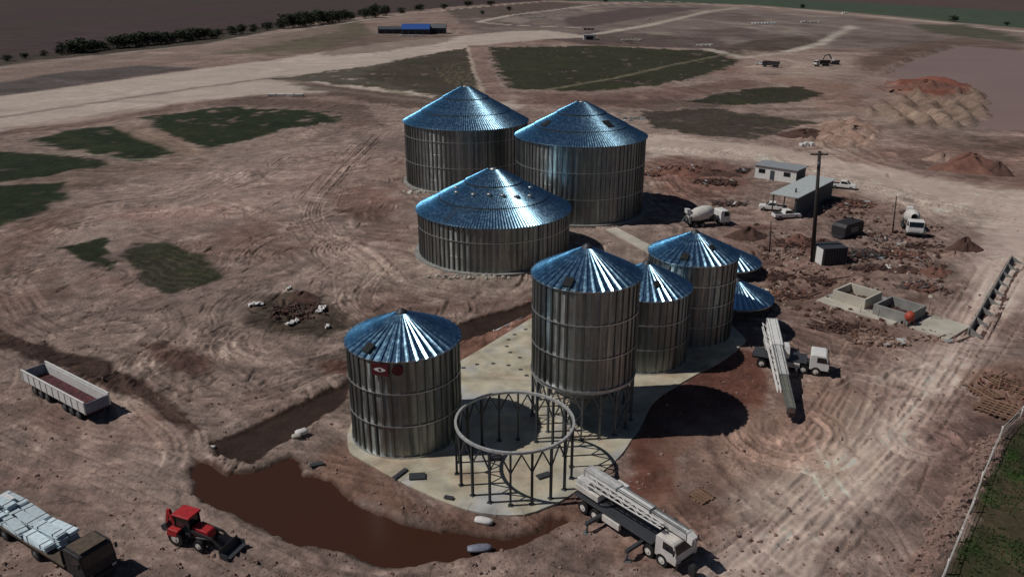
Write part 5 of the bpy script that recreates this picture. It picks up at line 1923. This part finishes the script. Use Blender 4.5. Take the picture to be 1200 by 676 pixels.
# small orange machine by the pits
p = GG(1064, 381)
mx = thing('cement_mixer', (p.x, p.y, p.z), 0.4, 'small orange-red mixer standing in front of the grey pit', 'mixer')
d = lathe([(0.2, -0.6), (0.55, -0.35), (0.6, 0.2), (0.35, 0.6), (0.3, 0.6)], 18).build('drum', 'orange', mx)
d.location = (0, 0, 1.15)
d.rotation_euler = (0, 0.7, 0)
fr = MB()
for x_, y_ in ((-.5, -.45), (.5, -.45), (-.5, .45), (.5, .45)):
    fr.bar((x_, y_, 0), (x_ * 0.5, y_ * 0.9, 1.1), 0.07)
fr.build('stand', 'orange', mx)
for s_ in (-1, 1):
    wheel(mx, -0.5, s_ * 0.5, 0.22, 0.1)

# ------------------------------------------------------------------ fence on the right
FP = [(1262, 425), (1238, 446), (1218, 466), (1196, 488), (1172, 515), (1160, 542), (1149, 569), (1137, 601), (1123, 635), (1108, 674), (1090, 715)]
fn = thing('wire_fence', GG(*FP[4]), 0, 'post and wire fence along the green strip at the lower right', 'fence')
base = Vector(fn.location)
tops = []
for u, v in FP:
    p = GG(u, v) - base
    h = 1.35
    MB().cyl((p.x, p.y, p.z - 0.3), (p.x + rnd.uniform(-.08, .08), p.y, p.z + h), 0.085, 0.075, seg=8).build('post', 'cream', fn)
    tops.append(p)
for hh, rr_ in ((1.25, 0.03), (0.85, 0.014), (0.45, 0.014)):
    mb = MB()
    for a, b_ in zip(tops[:-1], tops[1:]):
        m_ = (a + b_) / 2 + Vector((0, 0, hh - 0.06))
        mb.cyl(a + Vector((0, 0, hh)), m_, rr_, seg=5, caps=False).cyl(m_, b_ + Vector((0, 0, hh)), rr_, seg=5, caps=False)
    mb.build('wire', 'cream', fn)

# clods thrown up beside the fence, and loose clods over the works
def clods(name, n, place, smin, smax, m, label=None):
    mb = MB()
    r = random.Random(n)
    k = 0
    while k < n:
        q = place(r)
        if q is None:
            continue
        x_, y_, sc = q
        s_ = (smin + (smax - smin) * r.random() ** 3) * sc
        chunk(mb, x_, y_, gz(x_, y_) + s_ * 0.2, s_, r)
        k += 1
    o = mb.build(name, m)
    o['kind'] = 'stuff'
    return o


def bank_place(r):
    t = r.random()
    u0 = 1078 + (1170 - 1078) * t
    v0 = 676 + (512 - 676) * t
    p = G(u0 + r.gauss(-4, 7), v0 + r.gauss(0, 5))
    return p.x, p.y, 1.0


clods('bank_clods', 900, bank_place, 0.08, 0.34, 'clod')


def site_place(r):
    u, v = r.uniform(-20, 1220), 690 - 450 * r.random() ** 1.6
    p = G(u, v)
    j = int(np.clip(np.searchsorted(gy, p.y), 1, NY - 1))
    i = int(np.clip(np.searchsorted(gx, p.x), 1, NX - 1))
    if sd_slab[j, i] > 0.01 or bank[j, i] > 0.05 or GR[j, i] > 0.5:
        return None
    if n_fin[j, i] + 0.8 * n_mid[j, i] < r.uniform(-0.5, 0.9):
        return None
    for cx, cy, rr_ in ((-2.6 * S, 109.4 * S, 11.5 * S), (-8.8 * S, 153 * S, 12.3 * S), (11.4 * S, 131.9 * S, 11.3 * S)):
        if (p.x - cx) ** 2 + (p.y - cy) ** 2 < rr_ * rr_:
            return None
    return p.x, p.y, 1.0


clods('loose_clods', 2600, site_place, 0.04, 0.17, 'clod')

WKP = np.array(g2([(870, 268), (960, 242), (1060, 240), (1110, 290), (1112, 400), (980, 402), (908, 352), (885, 310)]))


def work_place(r):
    x_ = r.uniform(WKP[:, 0].min(), WKP[:, 0].max())
    y_ = r.uniform(WKP[:, 1].min(), WKP[:, 1].max())
    if poly_sd(WKP, np.array([x_]), np.array([y_]))[0] > 0 or n_mid[int(np.searchsorted(gy, y_)), int(np.searchsorted(gx, x_))] < r.uniform(-0.3, 0.5):
        return None
    return x_, y_, 1.0


clods('yard_rubble', 700, work_place, 0.10, 0.45, 'dirt_dark')
clods('yard_bricks', 380, work_place, 0.08, 0.30, 'dirt_tan')
clods('yard_chips', 220, work_place, 0.07, 0.30, 'concrete')

# grass tufts on the strip beyond the fence
def tufts(name, n, poly, hmin, hmax):
    P_ = g2(poly)
    xs, ys = [p[0] for p in P_], [p[1] for p in P_]
    X_ = RNG.uniform(min(xs), max(xs), n * 3).astype(np.float32)
    Y_ = RNG.uniform(min(ys), max(ys), n * 3).astype(np.float32)
    ok = (poly_sd(P_, X_, Y_) < -0.1) & (fbm(X_, Y_, 4.0, 91, 4) + RNG.uniform(-.3, .3, n * 3) > 0.0)
    X_, Y_ = X_[ok][:n], Y_[ok][:n]
    mb = MB()
    for x_, y_ in zip(X_, Y_):
        z_ = gz(x_, y_)
        for k in range(4):
            a = rnd.uniform(0, 2 * PI)
            h = rnd.uniform(hmin, hmax)
            w = rnd.uniform(0.03, 0.07)
            dx, dy = math.cos(a), math.sin(a)
            lx, ly = rnd.uniform(-.5, .5) * h, rnd.uniform(-.5, .5) * h
            mb.add([(x_ - dx * w, y_ - dy * w, z_ - 0.02), (x_ + dx * w, y_ + dy * w, z_ - 0.02), (x_ + lx, y_ + ly, z_ + h)], [(0, 1, 2)])
    o = mb.build(name, 'grass')
    o['kind'] = 'stuff'
    return o


tufts('grass_tufts', 6000, [(1262, 440), (1200, 492), (1176, 522), (1140, 604), (1112, 676), (1280, 700), (1330, 560)], 0.10, 0.32)

# ------------------------------------------------------------------ far buildings and stores
def box_building(u0, u1, vb, h, d, wallm, roofm, name, label, cat='building', doors=2, rise=0.8):
    a, b_ = G(u0, vb), G(u1, vb)
    L = (b_ - a).length
    o = thing(name, (a.x, a.y, 0), heading(a, b_), label, cat)
    MB().box((L / 2, d / 2, h / 2), (L, d, h)).build('wall', wallm, o)
    V = [(-0.5, -0.6, h), (L + 0.5, -0.6, h), (L + 0.5, d + 0.6, h), (-0.5, d + 0.6, h), (-0.5, d / 2, h + rise), (L + 0.5, d / 2, h + rise)]
    V2 = [(x_, y_, z_ + 0.15) for x_, y_, z_ in V]
    MB().add(V + V2, [(6, 7, 11, 10), (9, 10, 11, 8), (0, 4, 5, 1), (3, 2, 5, 4), (0, 1, 7, 6), (2, 3, 9, 8), (0, 6, 10, 4), (4, 10, 9, 3), (1, 5, 11, 7), (5, 2, 8, 11)]).build('roof', roofm, o)
    for k in range(doors):
        MB().box((L * (k + 0.5) / doors, -0.04, h * 0.36), (L / doors * 0.6, 0.12, h * 0.7)).build('door', 'darkpaint', o)
    return o


box_building(471, 503, 41, 4.2, 15, 'shedwall', 'bluesheet', 'warehouse', 'blue-roofed shed far away near the top left road', doors=4, rise=4.0)
box_building(443, 470, 40, 3.6, 12, 'shedwall', 'shedwall', 'warehouse', 'dark grey shed adjoining the left of the blue-roofed shed', doors=3, rise=2.0)
box_building(504, 522, 40, 4.6, 12, 'shedwall', 'steel_grey', 'warehouse', 'grey shed adjoining the right of the blue-roofed shed', doors=2, rise=3.0)
box_building(684, 698, 47, 3.5, 8, 'cream', 'cabinroof', 'warehouse', 'small pale block building at the corner of the far works', doors=1, rise=0.3)


def store(u, v, L, d, h, m, label, name='material_stack', rz=0.0):
    p = G(u, v)
    o = thing(name, (p.x, p.y, gz(p.x, p.y)), rz, label, 'stack')
    n_ = max(3, int(L / 3))
    for k in range(n_):
        MB().box((-L / 2 + L * (k + 0.5) / n_, rnd.uniform(-.5, .5), h / 2), (L / n_ * rnd.uniform(.6, .92), d * rnd.uniform(.7, 1), h * rnd.uniform(.5, 1)), rnd.uniform(-.1, .1)).build('stack_block', m, o)
    return o


store(895, 29, 26, 5, 2.4, 'white', 'row of white stacks far off near the top edge, left of the pair')
store(950, 27, 22, 5, 2.0, 'cream', 'row of white stacks far off near the top edge, right of the pair')
store(990, 17, 8, 4, 3.0, 'white', 'small white stack beside the far road at the top')
store(740, 48, 16, 4, 1.4, 'concrete', 'pale concrete stacks right of the small block building')
store(826, 54, 12, 4, 1.2, 'cream', 'pale stacks at the right end of the far works')
store(690, 36, 10, 4, 2.2, 'darkpaint', 'dark stacks behind the small block building')
store(628, 21, 24, 4, 1.6, 'cream', 'white stacks beside the far loop road at the top')
store(483, 43, 22, 3, 1.4, 'cream', 'white pallets stacked in front of the blue-roofed shed')
store(335, 113, 14, 3, 0.9, 'cream', 'pale slabs laid on the left haul road edge')
store(945, 172, 4, 2, 1.0, 'white', 'small white store beside the haul road above the tall pole')


# ------------------------------------------------------------------ trees along the field edge
def tree_meshes(seed):
    r = random.Random(seed)
    cl = []
    for k in range(15):
        a = r.uniform(0, 2 * PI)
        t = r.random() ** 0.6
        cl.append((0.36 * t * math.cos(a), 0.36 * t * math.sin(a), r.uniform(0.10, 0.80), r.uniform(0.16, 0.26)))
    cl.append((0, 0, 0.78, 0.2))
    V, Fc = [], []
    for cx, cy, cz, cr in cl:
        for k in range(70):
            d = Vector((r.gauss(0, 1), r.gauss(0, 1), r.gauss(0, 1))).normalized() * cr * r.random() ** 0.45
            c = Vector((cx, cy, cz)) + d
            s_ = r.uniform(0.025, 0.055)
            u = Vector((r.gauss(0, 1), r.gauss(0, 1), r.gauss(0, 0.6))).normalized()
            w = u.cross(Vector((r.gauss(0, 1), r.gauss(0, 1), r.gauss(0, 1)))).normalized()
            n_ = len(V)
            V += [c - u * s_, c + w * s_ * 0.7, c + u * s_, c - w * s_ * 0.7]
            Fc.append((n_, n_ + 1, n_ + 2, n_ + 3))
    crown = MB().add(V, Fc).mesh('crown')
    tk = MB().cyl((0, 0, -0.03), (0.01, 0, 0.34), 0.035, 0.022, seg=8)
    for k in range(6):
        a = 2 * PI * k / 6 + r.uniform(-.3, .3)
        tk.cyl((0.008, 0, 0.2 + 0.03 * k), (0.27 * math.cos(a), 0.27 * math.sin(a), 0.5 + 0.04 * k), 0.016, 0.005, seg=6)
    return crown, tk.mesh('trunk')


TV = [tree_meshes(s_) for s_ in (3, 4, 5, 6)]
TREES = [(8, 72, 9), (30, 69, 8), (52, 66, 8), (72, 65, 12), (84, 63, 17), (96, 62, 20), (110, 60, 16), (122, 59, 11), (138, 57, 18), (152, 56, 19), (166, 54, 20), (181, 53, 19),
         (196, 51, 17), (212, 49, 16), (226, 47, 17), (240, 46, 15), (256, 43, 11), (272, 41, 12), (284, 40, 13), (298, 38, 11), (314, 36, 12), (330, 34, 13), (343, 33, 20), (358, 31, 21),
         (374, 29, 20), (390, 27, 17), (404, 25, 15), (428, 22, 14), (440, 21, 18), (452, 19, 14), (470, 16, 8), (492, 13, 9), (520, 11, 7), (548, 8, 8), (575, 7, 7), (597, 13, 6), (565, 17, 5),
         (1117, 26, 9), (940, 10, 6), (710, 3, 6), (1180, 30, 5)]
ORD = ['first', 'second', 'third', 'fourth', 'fifth', 'sixth', 'seventh', 'eighth', 'ninth', 'tenth', 'eleventh', 'twelfth', 'thirteenth', 'fourteenth', 'fifteenth', 'sixteenth', 'seventeenth', 'eighteenth', 'nineteenth', 'twentieth']
seen = {}
TREES += [(u + 7, v - 1, hp * 0.8) for u, v, hp in TREES if 60 < u < 415 and hp > 14]
for k, (u, v, hp) in enumerate(sorted(TREES)):
    p = G(u, v)
    Dp = math.hypot(p.y, H)
    hgt = hp * Dp / FPX * 0.82
    nb = 'the low hedge at the left border' if u < 62 else 'the leftmost tree clump' if u < 132 else 'the long second tree clump' if u < 252 else 'the low hedge left of the tall clump' if u < 337 else 'the tall clump left of the blue-roofed shed' if u < 418 else 'the small clump above the blue-roofed shed' if u < 462 else 'the far thin row at the top centre' if u < 720 else 'the scattered trees at the top right'
    seen[nb] = seen.get(nb, 0) + 1
    lb = 'dark %s tree, %s from the left in %s' % ('tall' if hp >= 16 else 'bushy' if hp > 10 else 'small', ORD[seen[nb] - 1], nb)
    t_ = thing('hedge_tree', (p.x, p.y, gz(p.x, p.y)), rnd.uniform(0, 6), lb, 'tree', 'trees along the field edge')
    cme, tme = TV[k % 4]
    sxy = hgt * rnd.uniform(1.5, 2.1)
    c_ = link('crown', cme, 'leaf', t_)
    c_.scale = (sxy, sxy, hgt)
    k_ = link('trunk', tme, 'trunk', t_)
    k_.scale = (hgt, hgt, hgt)
